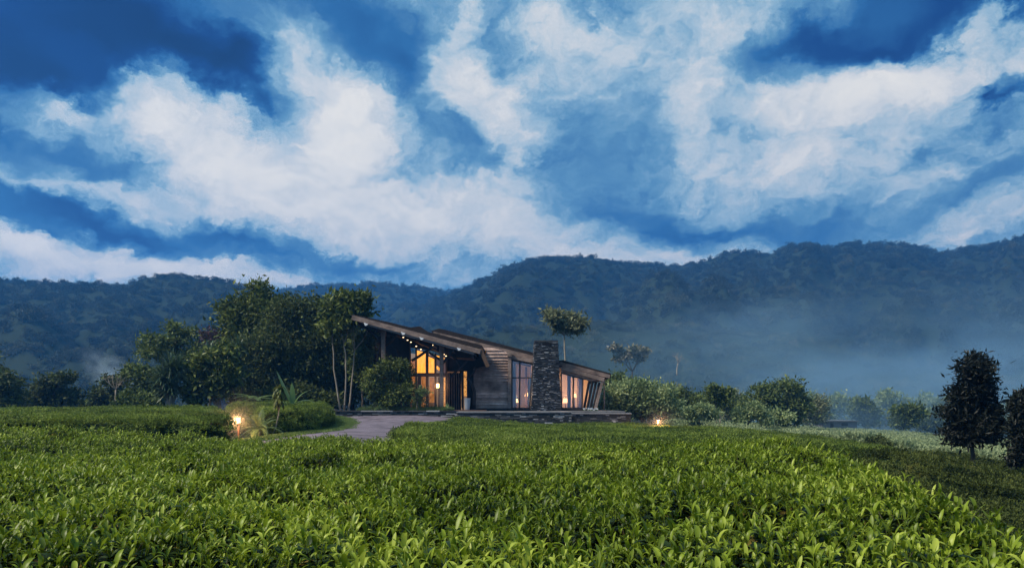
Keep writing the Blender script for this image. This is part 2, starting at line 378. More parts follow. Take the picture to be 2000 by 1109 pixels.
def crown_geom(rg, blobs, n, L, W, clump_r, shell=.5, droop=0., per=14, up=.2, shrink=.86):
    blobs = np.array(blobs, float); blobs[:, 3:6] *= shrink
    sat = [blobs*np.array([1, 1, 1, .84, .84, .84])]
    for q in range(5):
        dq = unit(rg.normal(size=(len(blobs), 3))+np.array([0, 0, .25])); b2 = blobs.copy(); k_ = rg.uniform(.30, .5, (len(blobs), 1))
        b2[:, :3] += dq*blobs[:, 3:6]*.78; b2[:, 3:6] = blobs[:, 3:6].mean(1, keepdims=True)*k_; sat.append(b2)
    blobs = np.vstack(sat)
    wt = (blobs[:, 3]*blobs[:, 5]+blobs[:, 3]*blobs[:, 4]); wt = wt/wt.sum()
    nc = max(3, n//per)
    bi = rg.choice(len(blobs), nc, p=wt); dr = unit(rg.normal(size=(nc, 3)))
    rad = (shell+(1.04-shell)*rg.random(nc)**.6)
    # lumpy outline: radius depends on direction
    lump = 1+.22*np.sin(3.1*dr[:, 0]*2+bi)*np.sin(2.7*dr[:, 2]*2+1.3*bi)+.12*rg.normal(size=nc)
    cc = blobs[bi, :3]+dr*blobs[bi, 3:6]*(rad*lump)[:, None]
    cs = clump_r*(.6+.8*rg.random(nc))
    ci = rg.integers(0, nc, n)
    p = cc[ci]+rg.normal(size=(n, 3))*cs[ci][:, None]*np.array([1, 1, .7])*.6
    ax = unit(dr[ci]*.6+rg.normal(size=(n, 3))*.75+np.array([0, 0, up-droop]))
    sd_ = unit(np.cross(ax, rg.normal(size=(n, 3))))
    s = .4+1.05*rg.random(n)**1.4
    V, F = quads_leaf(p, ax, sd_, L*s, W*s, .15)
    return V, F, cc

def limb(mb, a, b, r0, r1, rg, bend=.12, sides=6, n=6):
    a = np.asarray(a, float); b = np.asarray(b, float); t = np.linspace(0, 1, n)[:, None]
    L = np.linalg.norm(b-a); off = rg.normal(size=3)*bend*L; off[2] *= .3
    pts = a+(b-a)*t+off*np.sin(PI*t)+rg.normal(size=(n, 3))*.012*L*np.sin(PI*t)
    mb.tube(pts, np.linspace(r0, r1, n), sides)
    return pts

def tree(name, label, cat, px, D, base_py, blobs, leaf_mat, bark, n=4000, L=.3, W=.14, clump=.5, trunk_r=.14, group=None, shell=.45, droop=0.,
         split=.35, seed=0, depth=.85, trunks=None, per=14, twigs=5, base_z=None, crown_name='crown', up=.2):
    """blobs: crown masses (px, py, rx, ry) read at distance D, given real depth here"""
    rg = np.random.default_rng(seed+int(px)*7+int(D))
    x = (px-1000)/FP*D; z = g1(x, D)-.05 if base_z is None else base_z
    if base_py is not None: z = P(px, base_py, D)[2]
    t = thing(name, label, cat, (x, D, z), group); o = np.array([x, D, z])
    B = []
    for b in blobs:
        c = P(b[0], b[1], D); rx = b[2]/FP*D; rz = b[3]/FP*D; ry = max(rx, .8*rz)*depth
        dy = b[4] if len(b) > 4 else rg.uniform(-.5, .5)*ry
        c[1] += dy; B.append([c[0], c[1], c[2], rx, ry, rz])
    B = np.array(B)
    V, F, cc = crown_geom(rg, B, n, L, W, clump, shell, droop, per, up)
    mesh_obj(crown_name, V-o, F, leaf_mat, t)
    mb = MB()
    bx = B[:, :3].mean(0)
    if trunks is None: trunks = [((px, None), None)]
    stems = []
    for ts in trunks:
        (bpx, _), top = ts
        a = np.array([(bpx-1000)/FP*D, D, z-.1])
        if top is None: fork = a+(bx-a)*split; fork[2] = a[2]+(bx[2]-a[2])*split
        else: fork = P(top[0], top[1], D)
        limb(mb, a, fork, trunk_r, trunk_r*.7, rg, .03, 9, 7); stems.append(fork)
    for i, b in enumerate(B):
        fork = min(stems, key=lambda s: np.linalg.norm(s[:2]-b[:2]))
        pts = limb(mb, fork, b[:3], trunk_r*.6, trunk_r*.22, rg, .08, 6, 6)
        near = cc[np.argsort(np.linalg.norm((cc-b[:3])/b[3:6], axis=1))[-60:] if False else rg.integers(0, len(cc), 60)]
        near = near[np.linalg.norm((near-b[:3])/b[3:6], axis=1) < 1.15][:twigs]
        for q in near: limb(mb, pts[rg.integers(2, 6)], q, trunk_r*.2, trunk_r*.05, rg, .08, 4, 4)
    mb.build('trunk', bark, t, smooth=True)
    return t

# ------------------------------------------------------------------ geometry-nodes scatter for uncountable stuff
def scatter(name, V, F, mat, pts, rots, scl, idx, srcs, label, cat=None, smooth=True):
    c = bpy.data.collections.new(name+'_source')
    for i, s in enumerate(srcs): s.name = '%s_source_%02d' % (name, i); c.objects.link(s)
    V = np.asarray(V, float).reshape(-1, 3); n0 = len(V); n1 = len(pts)
    allv = np.vstack([V, pts])
    at = {'is_point': ('BOOLEAN', 'POINT', np.r_[np.zeros(n0, bool), np.ones(n1, bool)]),
          'turn': ('FLOAT_VECTOR', 'POINT', np.vstack([np.zeros((n0, 3)), rots]).astype(np.float32)),
          'size': ('FLOAT_VECTOR', 'POINT', np.vstack([np.ones((n0, 3)), scl if np.ndim(scl) == 2 else np.repeat(np.asarray(scl)[:, None], 3, 1)]).astype(np.float32)),
          'pick': ('INT', 'POINT', np.r_[np.zeros(n0, int), idx].astype(np.int32))}
    o = mesh_obj(name, allv, F, mat, smooth=smooth, attrs=at)
    tag(o, label, cat, None, 'stuff')
    ng = bpy.data.node_groups.new(name+'_scatter', 'GeometryNodeTree')
    ng.interface.new_socket('Geometry', in_out='INPUT', socket_type='NodeSocketGeometry')
    ng.interface.new_socket('Geometry', in_out='OUTPUT', socket_type='NodeSocketGeometry')
    N = ng.nodes; L = ng.links
    gi = N.new('NodeGroupInput'); go = N.new('NodeGroupOutput'); ip = N.new('GeometryNodeInstanceOnPoints'); jn = N.new('GeometryNodeJoinGeometry')
    ci = N.new('GeometryNodeCollectionInfo'); ci.inputs['Collection'].default_value = c; ci.inputs['Separate Children'].default_value = True; ci.inputs['Reset Children'].default_value = True
    def na(nm, ty):
        a = N.new('GeometryNodeInputNamedAttribute'); a.data_type = ty; a.inputs['Name'].default_value = nm; return a.outputs['Attribute']
    L.new(gi.outputs[0], ip.inputs['Points']); L.new(na('is_point', 'BOOLEAN'), ip.inputs['Selection']); L.new(ci.outputs[0], ip.inputs['Instance'])
    ip.inputs['Pick Instance'].default_value = True; L.new(na('pick', 'INT'), ip.inputs['Instance Index'])
    L.new(na('turn', 'FLOAT_VECTOR'), ip.inputs['Rotation']); L.new(na('size', 'FLOAT_VECTOR'), ip.inputs['Scale'])
    L.new(gi.outputs[0], jn.inputs[0]); L.new(ip.outputs[0], jn.inputs[0]); L.new(jn.outputs[0], go.inputs[0])
    md = o.modifiers.new('scatter', 'NODES'); md.node_group = ng
    return o
#@@PART2
# ------------------------------------------------------------------ materials
M = {}
M['ground'] = mat_basic('soil_and_litter', (.010, .011, .006), .95, .1, .8, (.026, .028, .012), .4, 6)
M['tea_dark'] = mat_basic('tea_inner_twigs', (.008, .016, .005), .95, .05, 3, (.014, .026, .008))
M['tea_mature'] = mat_leaf('tea_mature_leaf', (.004, .011, .003), (.022, .046, .008), .10, .5, .22, .6, True)
M['tea_young'] = mat_leaf('tea_young_leaf', (.030, .062, .005), (.23, .31, .020), .36, .42, .30, .6, True, (.37, .44, .06))
M['tea_worn'] = mat_leaf('worn_tea_leaf', (.05, .035, .010), (.22, .17, .03), .2, .6, .2, .6, True)
M['tea_mid'] = mat_leaf('tea_field_leaf', (.022, .044, .009), (.20, .27, .045), .34, .6, .15, .45, True, (.28, .33, .08))
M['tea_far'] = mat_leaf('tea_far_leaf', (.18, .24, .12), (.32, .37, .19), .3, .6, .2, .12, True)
M['bark'] = mat_basic('bark', (.07, .055, .042), .9, .2, 6, (.13, .105, .08), .5, 14, (1, 1, .3))
M['bark_pale'] = mat_basic('pale_bark', (.32, .28, .23), .85, .2, 5, (.20, .17, .13), .3, 14, (1, 1, .4))
M['leaf_dark'] = mat_leaf('dark_leaf', (.020, .034, .010), (.115, .145, .040), .26, .55, .2, .5)
M['leaf_mid'] = mat_leaf('mid_leaf', (.030, .050, .014), (.15, .195, .05), .3, .55, .2, .5, False, (.20, .25, .08))
M['leaf_glossy'] = mat_leaf('glossy_leaf', (.022, .042, .012), (.14, .175, .035), .28, .5, .25, .6, False, (.25, .29, .07))
M['leaf_red'] = mat_leaf('reddish_leaf', (.045, .028, .022), (.085, .055, .045), .2, .6, .3, .5, False, (.14, .05, .05))
M['leaf_pale'] = mat_leaf('pale_leaf', (.10, .15, .065), (.32, .39, .17), .38, .6, .15, .5, False, (.40, .46, .24))
M['leaf_olive'] = mat_leaf('olive_grey_leaf', (.06, .07, .035), (.24, .26, .13), .3, .6, .2, .6, False, (.34, .36, .2))
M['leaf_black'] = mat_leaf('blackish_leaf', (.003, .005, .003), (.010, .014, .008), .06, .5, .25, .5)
M['frond'] = mat_leaf('frond_leaf', (.06, .10, .035), (.17, .24, .075), .3, .42, .4, .8)
M['forest'] = mat_leaf('forest_leaf', (.003, .008, .006), (.045, .060, .034), .12, .6, .2, .035, True, (.10, .11, .06))
M['forest_near'] = mat_leaf('lower_forest_leaf', (.006, .014, .008), (.090, .115, .060), .15, .6, .2, .05, True, (.15, .14, .09))
M['forest_floor'] = mat_basic('forest_floor', (.012, .020, .012), .95, .05, .1, (.022, .032, .018))

build_ground(M['ground'])

# ------------------------------------------------------------------ tea and hedge builders
def inside(poly, x, y):
    poly = np.asarray(poly, float); c = np.zeros(np.shape(x), bool); n = len(poly); j = n-1
    for i in range(n):
        xi, yi = poly[i]; xj, yj = poly[j]
        k = ((yi > y) != (yj > y)) & (x < (xj-xi)*(y-yi)/(yj-yi+1e-12)+xi); c ^= k; j = i
    return c
def edge_d(poly, x, y):
    poly = np.asarray(poly, float); d = np.full(np.shape(x), 1e9)
    for i in range(len(poly)):
        a = poly[i]; b = poly[(i+1) % len(poly)]; ab = b-a
        t = np.clip(((x-a[0])*ab[0]+(y-a[1])*ab[1])/(ab@ab+1e-12), 0, 1)
        d = np.minimum(d, np.hypot(x-a[0]-t*ab[0], y-a[1]-t*ab[1]))
    return d
def PX(lst): return np.array([((px-1000)/FP*D, D) for px, D in lst])
def smooth_poly(p, it=2, wob=.0):
    p = np.asarray(p, float)
    for _ in range(it):
        q = np.roll(p, -1, 0); p = np.stack([p*.75+q*.25, p*.25+q*.75], 1).reshape(-1, 2)
    if wob: p = p+wob*np.stack([vnoise(p[:, 0]*.8, p[:, 1]*.8), vnoise(p[:, 0]*.8+50, p[:, 1]*.8)], 1)
    return p

def make_shoot(seed, simple=False, k=1.0):
    rg = np.random.default_rng(seed); V = []; F = []; mi = []; n = 0
    def add(v, f, m):
        nonlocal n
        V.append(v); F.extend([tuple(i+n for i in q) for q in f]); mi.extend([m]*len(f)); n += len(v)
    def shoot(ox, oy, h, kk):
        lean = rg.normal(size=2)*.25
        top = np.array([ox+lean[0]*h, oy+lean[1]*h, h])
        b0 = np.array([ox, oy, -.10]); sg = 2 if simple else 4
        if not simple:
            mb = MB(); mb.tube([b0, (b0+top)/2, top], [.0026, .002, .0014], 4, False); add(mb.V[0], mb.F, 0)
        az = rg.random()*2*PI
        # bud and young leaves
        ny = rg.integers(2, 4)
        for i in range(ny):
            a = az+i*2.3+rg.normal()*.3; el = R(rg.uniform(48, 78)); L_ = rg.uniform(.045, .078)*kk
            d = [math.cos(a)*math.cos(el), math.sin(a)*math.cos(el), math.sin(el)]
            v, f = strap(top-np.array([0, 0, .012*i]), d, L_, L_*rg.uniform(.22, .32), rg.uniform(.5, 1.7), sg, .28); add(v, f, 0)
        v, f = strap(top, [lean[0], lean[1], 1], .034*kk, .008*kk, .1, 2, .3); add(v, f, 0)
        for i in range(rg.integers(2, 4) if not simple else 2):
            a = az+1+i*1.9+rg.normal()*.3; el = R(rg.uniform(8, 42)); L_ = rg.uniform(.06, .095)*kk
            d = [math.cos(a)*math.cos(el), math.sin(a)*math.cos(el), math.sin(el)]
            v, f = strap(b0+(top-b0)*rg.uniform(.3, .7), d, L_, L_*rg.uniform(.30, .40), rg.uniform(.4, 1.3), sg, .2); add(v, f, 1)
    if simple:
        for i in range(34):
            shoot(rg.uniform(-.32, .32), rg.uniform(-.32, .32), rg.uniform(.0, .07), k)
    else:
        shoot(0, 0, rg.uniform(.05, .12), k)
        if rg.random() < .6: shoot(rg.normal()*.03, rg.normal()*.03, rg.uniform(.02, .06), k*.9)
    if not simple and seed % 5 == 0:
        for i in range(2):
            a = rg.random()*6.28; v, f = strap([0, 0, -.03], [math.cos(a), math.sin(a), .3], .085, .032, 1.6, 4, .15); add(v, f, 2)
    if not simple and seed == 7:
        mb = MB(); mb.tube([(0, 0, -.1), (.02, .01, .02), (.06, .0, .085)], [.0025, .0018, .001], 4, False); add(mb.V[0], mb.F, 3)
    mats = [M['tea_mid'], M['tea_mid']] if simple else [M['tea_young'], M['tea_mature'], M['tea_worn'], M['bark']]
    return mesh_obj('shoot', np.vstack(V), F, mats, smooth=True, link=False, matidx=mi)

def tea_field(name, poly, TH, mats_src, dens, grid, label, lump=.07, lscale=.8, size=(.8, 1.25), edge=.4, side_d=None, view=True, fade=None, seed=0, furrow=0, core_drop=.14, dark=None, hollow=0):
    rg = np.random.default_rng(seed+11)
    poly = np.asarray(poly, float)
    def top(x, y, sd_):
        f = np.clip(sd_/edge, 0, 1); f = np.sqrt(1-(1-f)**2)
        h = TH*f+lump*fbm(x*lscale, y*lscale, 3)*f
        if furrow:
            q = (y+.9*np.sin(x*.35)+2.0*vnoise(x*.13, y*.13))/4.2; q = np.abs(q-np.round(q))*4.2
            br = vnoise(x*.22+9, y*.22) > -.12
            h = h-furrow*np.exp(-(q/.22)**2)*f*br
        return G(x, y)+h
    x0, y0 = poly.min(0); x1, y1 = poly.max(0)
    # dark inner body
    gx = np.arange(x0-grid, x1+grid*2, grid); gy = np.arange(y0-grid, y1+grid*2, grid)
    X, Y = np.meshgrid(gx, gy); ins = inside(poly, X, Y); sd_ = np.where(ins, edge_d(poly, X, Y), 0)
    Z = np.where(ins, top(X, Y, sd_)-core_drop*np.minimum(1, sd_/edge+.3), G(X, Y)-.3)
    keep = ins[:-1, :-1] | ins[1:, :-1] | ins[:-1, 1:] | ins[1:, 1:]
    W = X.shape[1]; I, J = np.nonzero(keep)
    F = np.stack([I*W+J, I*W+J+1, (I+1)*W+J+1, (I+1)*W+J], 1)
    used = np.unique(F); rem = np.full(X.size, -1); rem[used] = np.arange(len(used)); F = rem[F]
    V = np.stack([X.ravel(), Y.ravel(), Z.ravel()], 1)[used]
    # leaf shoots over the top
    area = (x1-x0)*(y1-y0); n = int(dens*area)
    x = rg.uniform(x0, x1, n); y = rg.uniform(y0, y1, n)
    k = inside(poly, x, y)
    if view: k &= (np.abs(x) < .80*y+1.6) & (y > .55)
    if fade: k &= rg.random(n) < fade(x, y)
    x, y = x[k], y[k]; sd_ = edge_d(poly, x, y); z = top(x, y, sd_)
    e = .15; gxn = -(top(x+e, y, np.maximum(sd_, 0))-z)/e; gyn = -(top(x, y+e, sd_)-z)/e
    tl = np.clip(np.hypot(gxn, gyn), 0, .8)*.6+np.abs(rg.normal(size=len(x)))*.12
    rot = np.stack([tl, np.zeros(len(x)), np.arctan2(gxn, -gyn)+rg.normal(size=len(x))*.6], 1)
    # spin about own axis first by picking variants; sides of the hedge:
    if hollow:
        hn = fbm(x*2.6+3, y*2.6, 3); kk = (hn > -.26) | (rg.random(len(x)) < .18); x, y, z, sd_, rot, hn = x[kk], y[kk], z[kk], sd_[kk], rot[kk], hn[kk]
        z = z+hollow*np.clip(hn, -.5, .5)
    z = z+rg.normal(size=len(x))*.018
    P_ = [np.stack([x, y, z], 1)]; R_ = [rot]
    if side_d:
        for i in range(len(poly)):
            a = poly[i]; b = poly[(i+1) % len(poly)]; l = np.hypot(*(b-a)); m_ = rg.poisson(l*TH*side_d)
            if m_ == 0 or l < 1e-4: continue
            t = rg.random(m_); q = a+(b-a)*t[:, None]; nrm = np.array([b[1]-a[1], -(b[0]-a[0])])/l
            c = q+nrm*.05
            if inside(poly, np.array([(a[0]+b[0])/2+nrm[0]*.02]), np.array([(a[1]+b[1])/2+nrm[1]*.02]))[0]: nrm = -nrm
            if (nrm@((a+b)/2)) > .0+.3*np.hypot(*(a+b))/2 : continue      # far side, never seen
            u = rg.random(m_); q = q-nrm*(.02+.16*u[:, None]**2)
            zz = G(q[:, 0], q[:, 1])+TH*u*.97
            az = math.atan2(nrm[0], -nrm[1]); P_.append(np.stack([q[:, 0], q[:, 1], zz], 1))
            R_.append(np.stack([1.15-.5*u+rg.normal(size=m_)*.15, np.zeros(m_), az+rg.normal(size=m_)*.3], 1))
    P_ = np.vstack(P_); R_ = np.vstack(R_)
    if view:
        k = (np.abs(P_[:, 0]) < .80*P_[:, 1]+1.6) & (P_[:, 1] > .55); P_ = P_[k]; R_ = R_[k]
    n = len(P_)
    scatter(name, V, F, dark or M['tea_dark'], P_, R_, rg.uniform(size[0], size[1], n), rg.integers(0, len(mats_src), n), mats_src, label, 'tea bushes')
    print(name, 'instances', n, 'core', len(V))

near_poly = smooth_poly([(-15, -1.2), (-15.5, 8), (-15.5, 13.0), (-10.7, 15.2), (-6.4, 15.3), (0, 15.6), (3.2, 15.0), (4.7, 13.4), (5.05, 11.3), (3.95, 7.5), (2.8, 4.0), (2.3, 2), (2.2, -1.2)], 3, .25)
shoots = [make_shoot(i) for i in range(14)]
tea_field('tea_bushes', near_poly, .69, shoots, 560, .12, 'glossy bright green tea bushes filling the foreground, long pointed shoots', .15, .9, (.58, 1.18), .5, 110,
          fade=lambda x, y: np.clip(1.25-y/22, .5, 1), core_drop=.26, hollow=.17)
patches = [make_shoot(100+i, True, 1.25) for i in range(6)]
centre_poly = smooth_poly(PX([(752, 22), (800, 26.5), (845, 33), (885, 39.5), (905, 42), (1120, 42), (1135, 44), (1235, 44.3), (1255, 48), (1400, 47), (1500, 42), (1600, 37), (1700, 33.5), (1770, 30), (1740, 26), (1700, 22), (1640, 19), (1500, 19.2), (1000, 19.2), (800, 19.5)]), 2, .35)
tea_field('tea_bushes', centre_poly, .36, patches, 9, .3, 'mid green tea field spreading right of the driveway below the lodge terrace', .16, .42, (.8, 1.2), .45, 2.5, furrow=.22, seed=3)
M['tea_shade_tone'] = mat_leaf('shade_toned_tea_leaf', (.012, .024, .006), (.105, .130, .028), .28, .6, .15, .45, True, (.17, .17, .05))  # olive-brown tea, darkened in colour to carry the shade over this strip
shade_tone_patches = []
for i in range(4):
    o = make_shoot(150+i, True, 1.25); o.data.materials.clear(); o.data.materials.append(M['tea_shade_tone']); o.data.materials.append(M['tea_shade_tone']); shade_tone_patches.append(o)
right_poly = smooth_poly(PX([(1668, 18.8), (1725, 22), (1765, 26), (1795, 29.6), (1900, 27), (2000, 26), (2200, 25), (2480, 16), (2330, 12.0), (2000, 13.6), (1850, 15.4), (1750, 17.0)]), 2, .35)
tea_field('tea_bushes', right_poly, .5, shade_tone_patches, 9, .3, 'olive tea strip toned dark for shade round the dark trees, beyond the foreground mound', .16, .42, (.8, 1.2), .45, 2.5, furrow=.22, seed=13)
low_poly = smooth_poly([(5.2, 8.0), (5.9, 10.2), (6.1, 12.4), (5.3, 14.6), (4.6, 16.4), (6.5, 17.4), (8.3, 17.2), (8.5, 15.2), (12.5, 12.9), (18, 11), (15, -3), (4.0, -3), (3.9, 1.2), (4.5, 4.0)], 2, .2)
tea_field('tea_bushes', low_poly, .34, shade_tone_patches, 8, .35, 'shade-toned tea dropping away below the right shoulder of the foreground mound', .12, .5, (.8, 1.2), .45, 3, seed=14, view=False)
row1 = smooth_poly(PX([(-400, 18.0), (0, 18.9), (200, 19.3), (420, 20.4), (452, 21.5), (448, 24), (300, 25.2), (0, 24.4), (-400, 23)]), 2, .3)
tea_field('tea_bushes', row1, .90, patches, 10, .25, 'clipped tea hedge row left of the lit bollard, just behind the foreground bushes', .14, .5, (.75, 1.15), .4, 4, seed=4)
row2 = smooth_poly(PX([(-400, 25.6), (0, 26.6), (300, 27.6), (425, 29.5), (436, 34), (430, 40), (0, 44), (-400, 43)]), 2, .3)
tea_field('tea_bushes', row2, .74, patches, 9, .3, 'darker tea rows at the far left in front of the tree line', .18, .35, (.8, 1.2), .45, 8, furrow=.25, seed=5)
hedge = smooth_poly(PX([(462, 31), (480, 28), (500, 26.2), (560, 26.6), (605, 28.5), (640, 32), (650, 37), (630, 43), (560, 44), (440, 42)]), 2, .15)
tea_field('tea_hedge', hedge, 1.0, patches, 11, .2, 'tall rounded tea hedge bulging between the lit bollard and the driveway', .14, .6, (.75, 1.1), .5, 10, seed=6)
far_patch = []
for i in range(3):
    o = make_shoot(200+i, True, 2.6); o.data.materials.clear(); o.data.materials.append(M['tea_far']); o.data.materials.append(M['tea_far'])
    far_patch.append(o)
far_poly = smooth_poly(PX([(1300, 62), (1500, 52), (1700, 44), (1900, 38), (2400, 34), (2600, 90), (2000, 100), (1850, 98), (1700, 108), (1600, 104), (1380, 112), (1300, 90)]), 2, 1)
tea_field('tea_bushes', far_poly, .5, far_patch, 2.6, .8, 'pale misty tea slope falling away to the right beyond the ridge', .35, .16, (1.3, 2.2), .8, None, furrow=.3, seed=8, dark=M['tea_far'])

# ------------------------------------------------------------------ hills with forest
def hill(prof, Dc, Df, zf, seed, label, r_lo, r_hi, fill, rough=1., expo=.8):
    rg = np.random.default_rng(seed)
    prof = np.array(prof, float)
    cols = np.arange(prof[0, 0], prof[-1, 0]+1, 14.); cy = np.interp(cols, prof[:, 0], prof[:, 1])
    rows = np.r_[np.linspace(0, 1, 44), 1.06, 1.15, 1.3, 1.5]
    def surf(px, t):
        dc = Dc*(1+.10*fbm(px*.0023+seed, px*0+seed*1.7, 3)); c = np.interp(px, prof[:, 0], prof[:, 1])
        zc = CZ+(HY-c)/FP*dc; D = Df+(dc-Df)*t
        tt = np.minimum(t, 1.)
        nz = fbm(px*.006+seed*3, tt*2.2+seed, 4)*np.sin(PI*np.clip(tt, 0, 1))*(zc-zf)*.28*rough
        gul = -np.abs(vnoise(px*.016+seed, tt*1.3+3))*np.sin(PI*np.clip(tt, 0, 1))*(zc-zf)*.16*rough
        z = zf+(zc-zf)*tt**expo+nz+gul
        z = np.where(t > 1, z-(t-1)*1.6*(zc-zf), z)
        return (px-1000)/FP*D, D, z
    A, T = np.meshgrid(cols, rows)
    X, Y, Z = surf(A, T); V = np.stack([X, Y, Z], -1).reshape(-1, 3); W = len(cols)
    I, J = np.meshgrid(np.arange(len(rows)-1), np.arange(W-1), indexing='ij'); I = I.ravel(); J = J.ravel()
    F = np.stack([I*W+J, I*W+J+1, (I+1)*W+J+1, (I+1)*W+J], 1)
    o = mesh_obj('hills', V, F, M['forest_floor'], smooth=True); tag(o, kind='structure')
    # crowns: sample with density proportional to ground area
    n = 240000; px = rg.uniform(cols[0], cols[-1], n); t = rg.uniform(0, 1.02, n)
    D = Df+(Dc-Df)*t; rmean = (r_lo+r_hi)/2
    area_pt = (cols[-1]-cols[0])/FP*D*(Dc-Df)*1.02*1.25/n
    k = rg.random(n) < area_pt/(PI*rmean**2)*fill; px, t = px[k], t[k]
    # crest gets an extra line of trees
    m_ = int((cols[-1]-cols[0])/FP*Dc/(rmean*1.1)); px = np.r_[px, np.linspace(cols[0], cols[-1], m_)+rg.normal(size=m_)*3]; t = np.r_[t, 1+rg.normal(size=m_)*.008]
    vis = (px > -500) & (px < 2500); px, t = px[vis], t[vis]
    x, y, z = surf(px, t); r = rg.uniform(r_lo, r_hi, len(x))*(1+.45*(rg.random(len(x)) < .06)*(t < .93))
    f = rg.uniform(.65, 1.15, len(x)); sc = np.stack([r, r, r*f], 1)
    pts = np.stack([x, y, z+r*.16], 1); rot = np.stack([rg.normal(size=len(x))*.08, rg.normal(size=len(x))*.08, rg.random(len(x))*6.28], 1)
    print('hill', seed, 'crowns', len(x))
    return pts, rot, sc, label
def crown_source(seed, n=620, leaf=.105, mat='forest'):
    rg = np.random.default_rng(seed); nb = rg.integers(4, 8)
    bl = [[0, 0, 0, .7, .7, .6]]+[[rg.uniform(-.55, .55), rg.uniform(-.55, .55), rg.uniform(-.15, .45), rg.uniform(.3, .5), rg.uniform(.3, .5), rg.uniform(.22, .4)] for _ in range(nb)]
    V, F, _ = crown_geom(rg, bl, n, leaf, leaf*.75, .10, .8, 0, 9, .3)
    mb = MB(); mb.tube([(0, 0, -1.6), (0.05, 0, -.4), (0, 0, .1)], [.05, .04, .02], 5)
    tv = np.vstack(mb.V); F2 = [tuple(f) for f in F]+[tuple(i+len(V) for i in f) for f in mb.F]
    return mesh_obj('crown', np.vstack([V, tv]), F2, [M[mat], M['bark_pale'] if seed % 6 == 0 else M[mat]], link=False, matidx=[0]*len(F)+[1]*len(mb.F))
hills = [
 hill([(-900, 590), (-300, 560), (0, 552), (130, 555), (200, 557), (245, 561), (275, 545), (320, 539), (370, 543), (430, 548), (470, 559), (500, 570), (560, 598), (640, 635), (760, 690), (900, 750), (1000, 790)], 430, 190, -10, 1, 'dark blue wooded ridge filling the far left behind the garden trees', 2.3, 4.0, .9),
 hill([(-100, 640), (300, 600), (480, 578), (540, 566), (600, 560), (660, 557), (740, 555), (800, 560), (850, 566), (890, 573), (950, 582), (1100, 600), (1300, 640)], 760, 420, -10, 2, 'distant wooded ridge seen over the garden trees and lodge roof', 3.2, 5.4, .9),
 hill([(640, 720), (700, 670), (800, 610), (880, 575), (900, 567), (940, 550), (985, 525), (1030, 511), (1080, 506), (1150, 511), (1220, 516), (1280, 517), (1330, 522), (1380, 510), (1420, 494), (1480, 494), (1500, 500), (1540, 480), (1580, 479), (1620, 487), (1660, 476), (1750, 478), (1800, 485), (1845, 495), (1900, 484), (1950, 475), (2000, 464), (2200, 440), (2900, 480)], 600, 230, -12, 3, 'tall forested mountain rising behind the lodge to the right edge', 2.6, 4.8, .9),
 hill([(640, 775), (760, 725), (850, 690), (950, 652), (1050, 640), (1200, 632), (1330, 640), (1450, 655), (1560, 660), (1700, 705), (1850, 735), (2100, 750), (2900, 750)], 270, 165, -9, 4, 'nearer greener forest slope above the bushes right of the lodge', 1.9, 3.4, .85, 1.0, .9),
]
for i, (pts, rot, sc, lab) in enumerate(hills):
    srcs = [crown_source(40+i*10+q, 1100 if i == 3 else 900, .085 if i == 3 else .10, 'forest_near' if i == 3 else 'forest') for q in range(6)]
    scatter('forest', np.zeros((0, 3)), np.zeros((0, 4), int), M['forest'], pts, rot, sc, np.random.default_rng(i).integers(0, 6, len(pts)), srcs, lab, 'forest')

def build_haze():
    mb = MB(); mb.box((0, 0, 80-7.5), (3600, 3600, 185))
    m = bpy.data.materials.new('air_haze'); m.use_nodes = True; nt = m.node_tree; nt.nodes.clear()
    o_ = nt.nodes.new('ShaderNodeOutputMaterial'); v = nt.nodes.new('ShaderNodeVolumePrincipled')
    v.inputs['Color'].default_value = (.075, .37, 1.0, 1); v.inputs['Density'].default_value = .00064; v.inputs['Anisotropy'].default_value = .2
    nt.links.new(v.outputs[0], o_.inputs['Volume'])
    o = mb.build('haze', m); tag(o, 'thin blue haze hanging over the valley and hills', 'haze', None, 'stuff')
def mist(name, px, py, D, r, dens, col, label, nscale=.02, turn=0, kind='stuff', soft=1.0):
    bpy.ops.mesh.primitive_uv_sphere_add(segments=24, ring_count=16, radius=1, location=tuple(P(px, py, D))); o = bpy.context.object; o.name = name; o.scale = r; o.rotation_euler = (0, turn, 0)
    m = bpy.data.materials.new(name+'_air'); m.use_nodes = True; nt = m.node_tree; N = nt.nodes; L = nt.links; N.clear(); o_ = N.new('ShaderNodeOutputMaterial'); v = N.new('ShaderNodeVolumePrincipled')
    v.inputs['Color'].default_value = col+(1,); v.inputs['Anisotropy'].default_value = 0; tc = N.new('ShaderNodeTexCoord'); g = N.new('ShaderNodeTexGradient'); g.gradient_type = 'QUADRATIC_SPHERE'; L.new(tc.outputs['Object'], g.inputs[0])
    nz = N.new('ShaderNodeTexNoise'); nz.inputs['Scale'].default_value = nscale; nz.inputs['Detail'].default_value = 3; L.new(tc.outputs['Object'], nz.inputs[0])
    mr = N.new('ShaderNodeMapRange'); mr.inputs[1].default_value = .40; mr.inputs[2].default_value = .64; mr.inputs[3].default_value = .06; mr.inputs[4].default_value = 2.0; L.new(nz.outputs['Fac'], mr.inputs[0])
    a = N.new('ShaderNodeMath'); a.operation = 'MULTIPLY'; L.new(g.outputs['Fac'], a.inputs[0]); L.new(mr.outputs[0], a.inputs[1]); b = N.new('ShaderNodeMath'); b.operation = 'MULTIPLY'; b.inputs[1].default_value = dens; L.new(a.outputs[0], b.inputs[0])
    L.new(b.outputs[0], v.inputs['Density']); L.new(v.outputs[0], o_.inputs['Volume']); o.data.materials.append(m); tag(o, label, 'mist', None, kind)
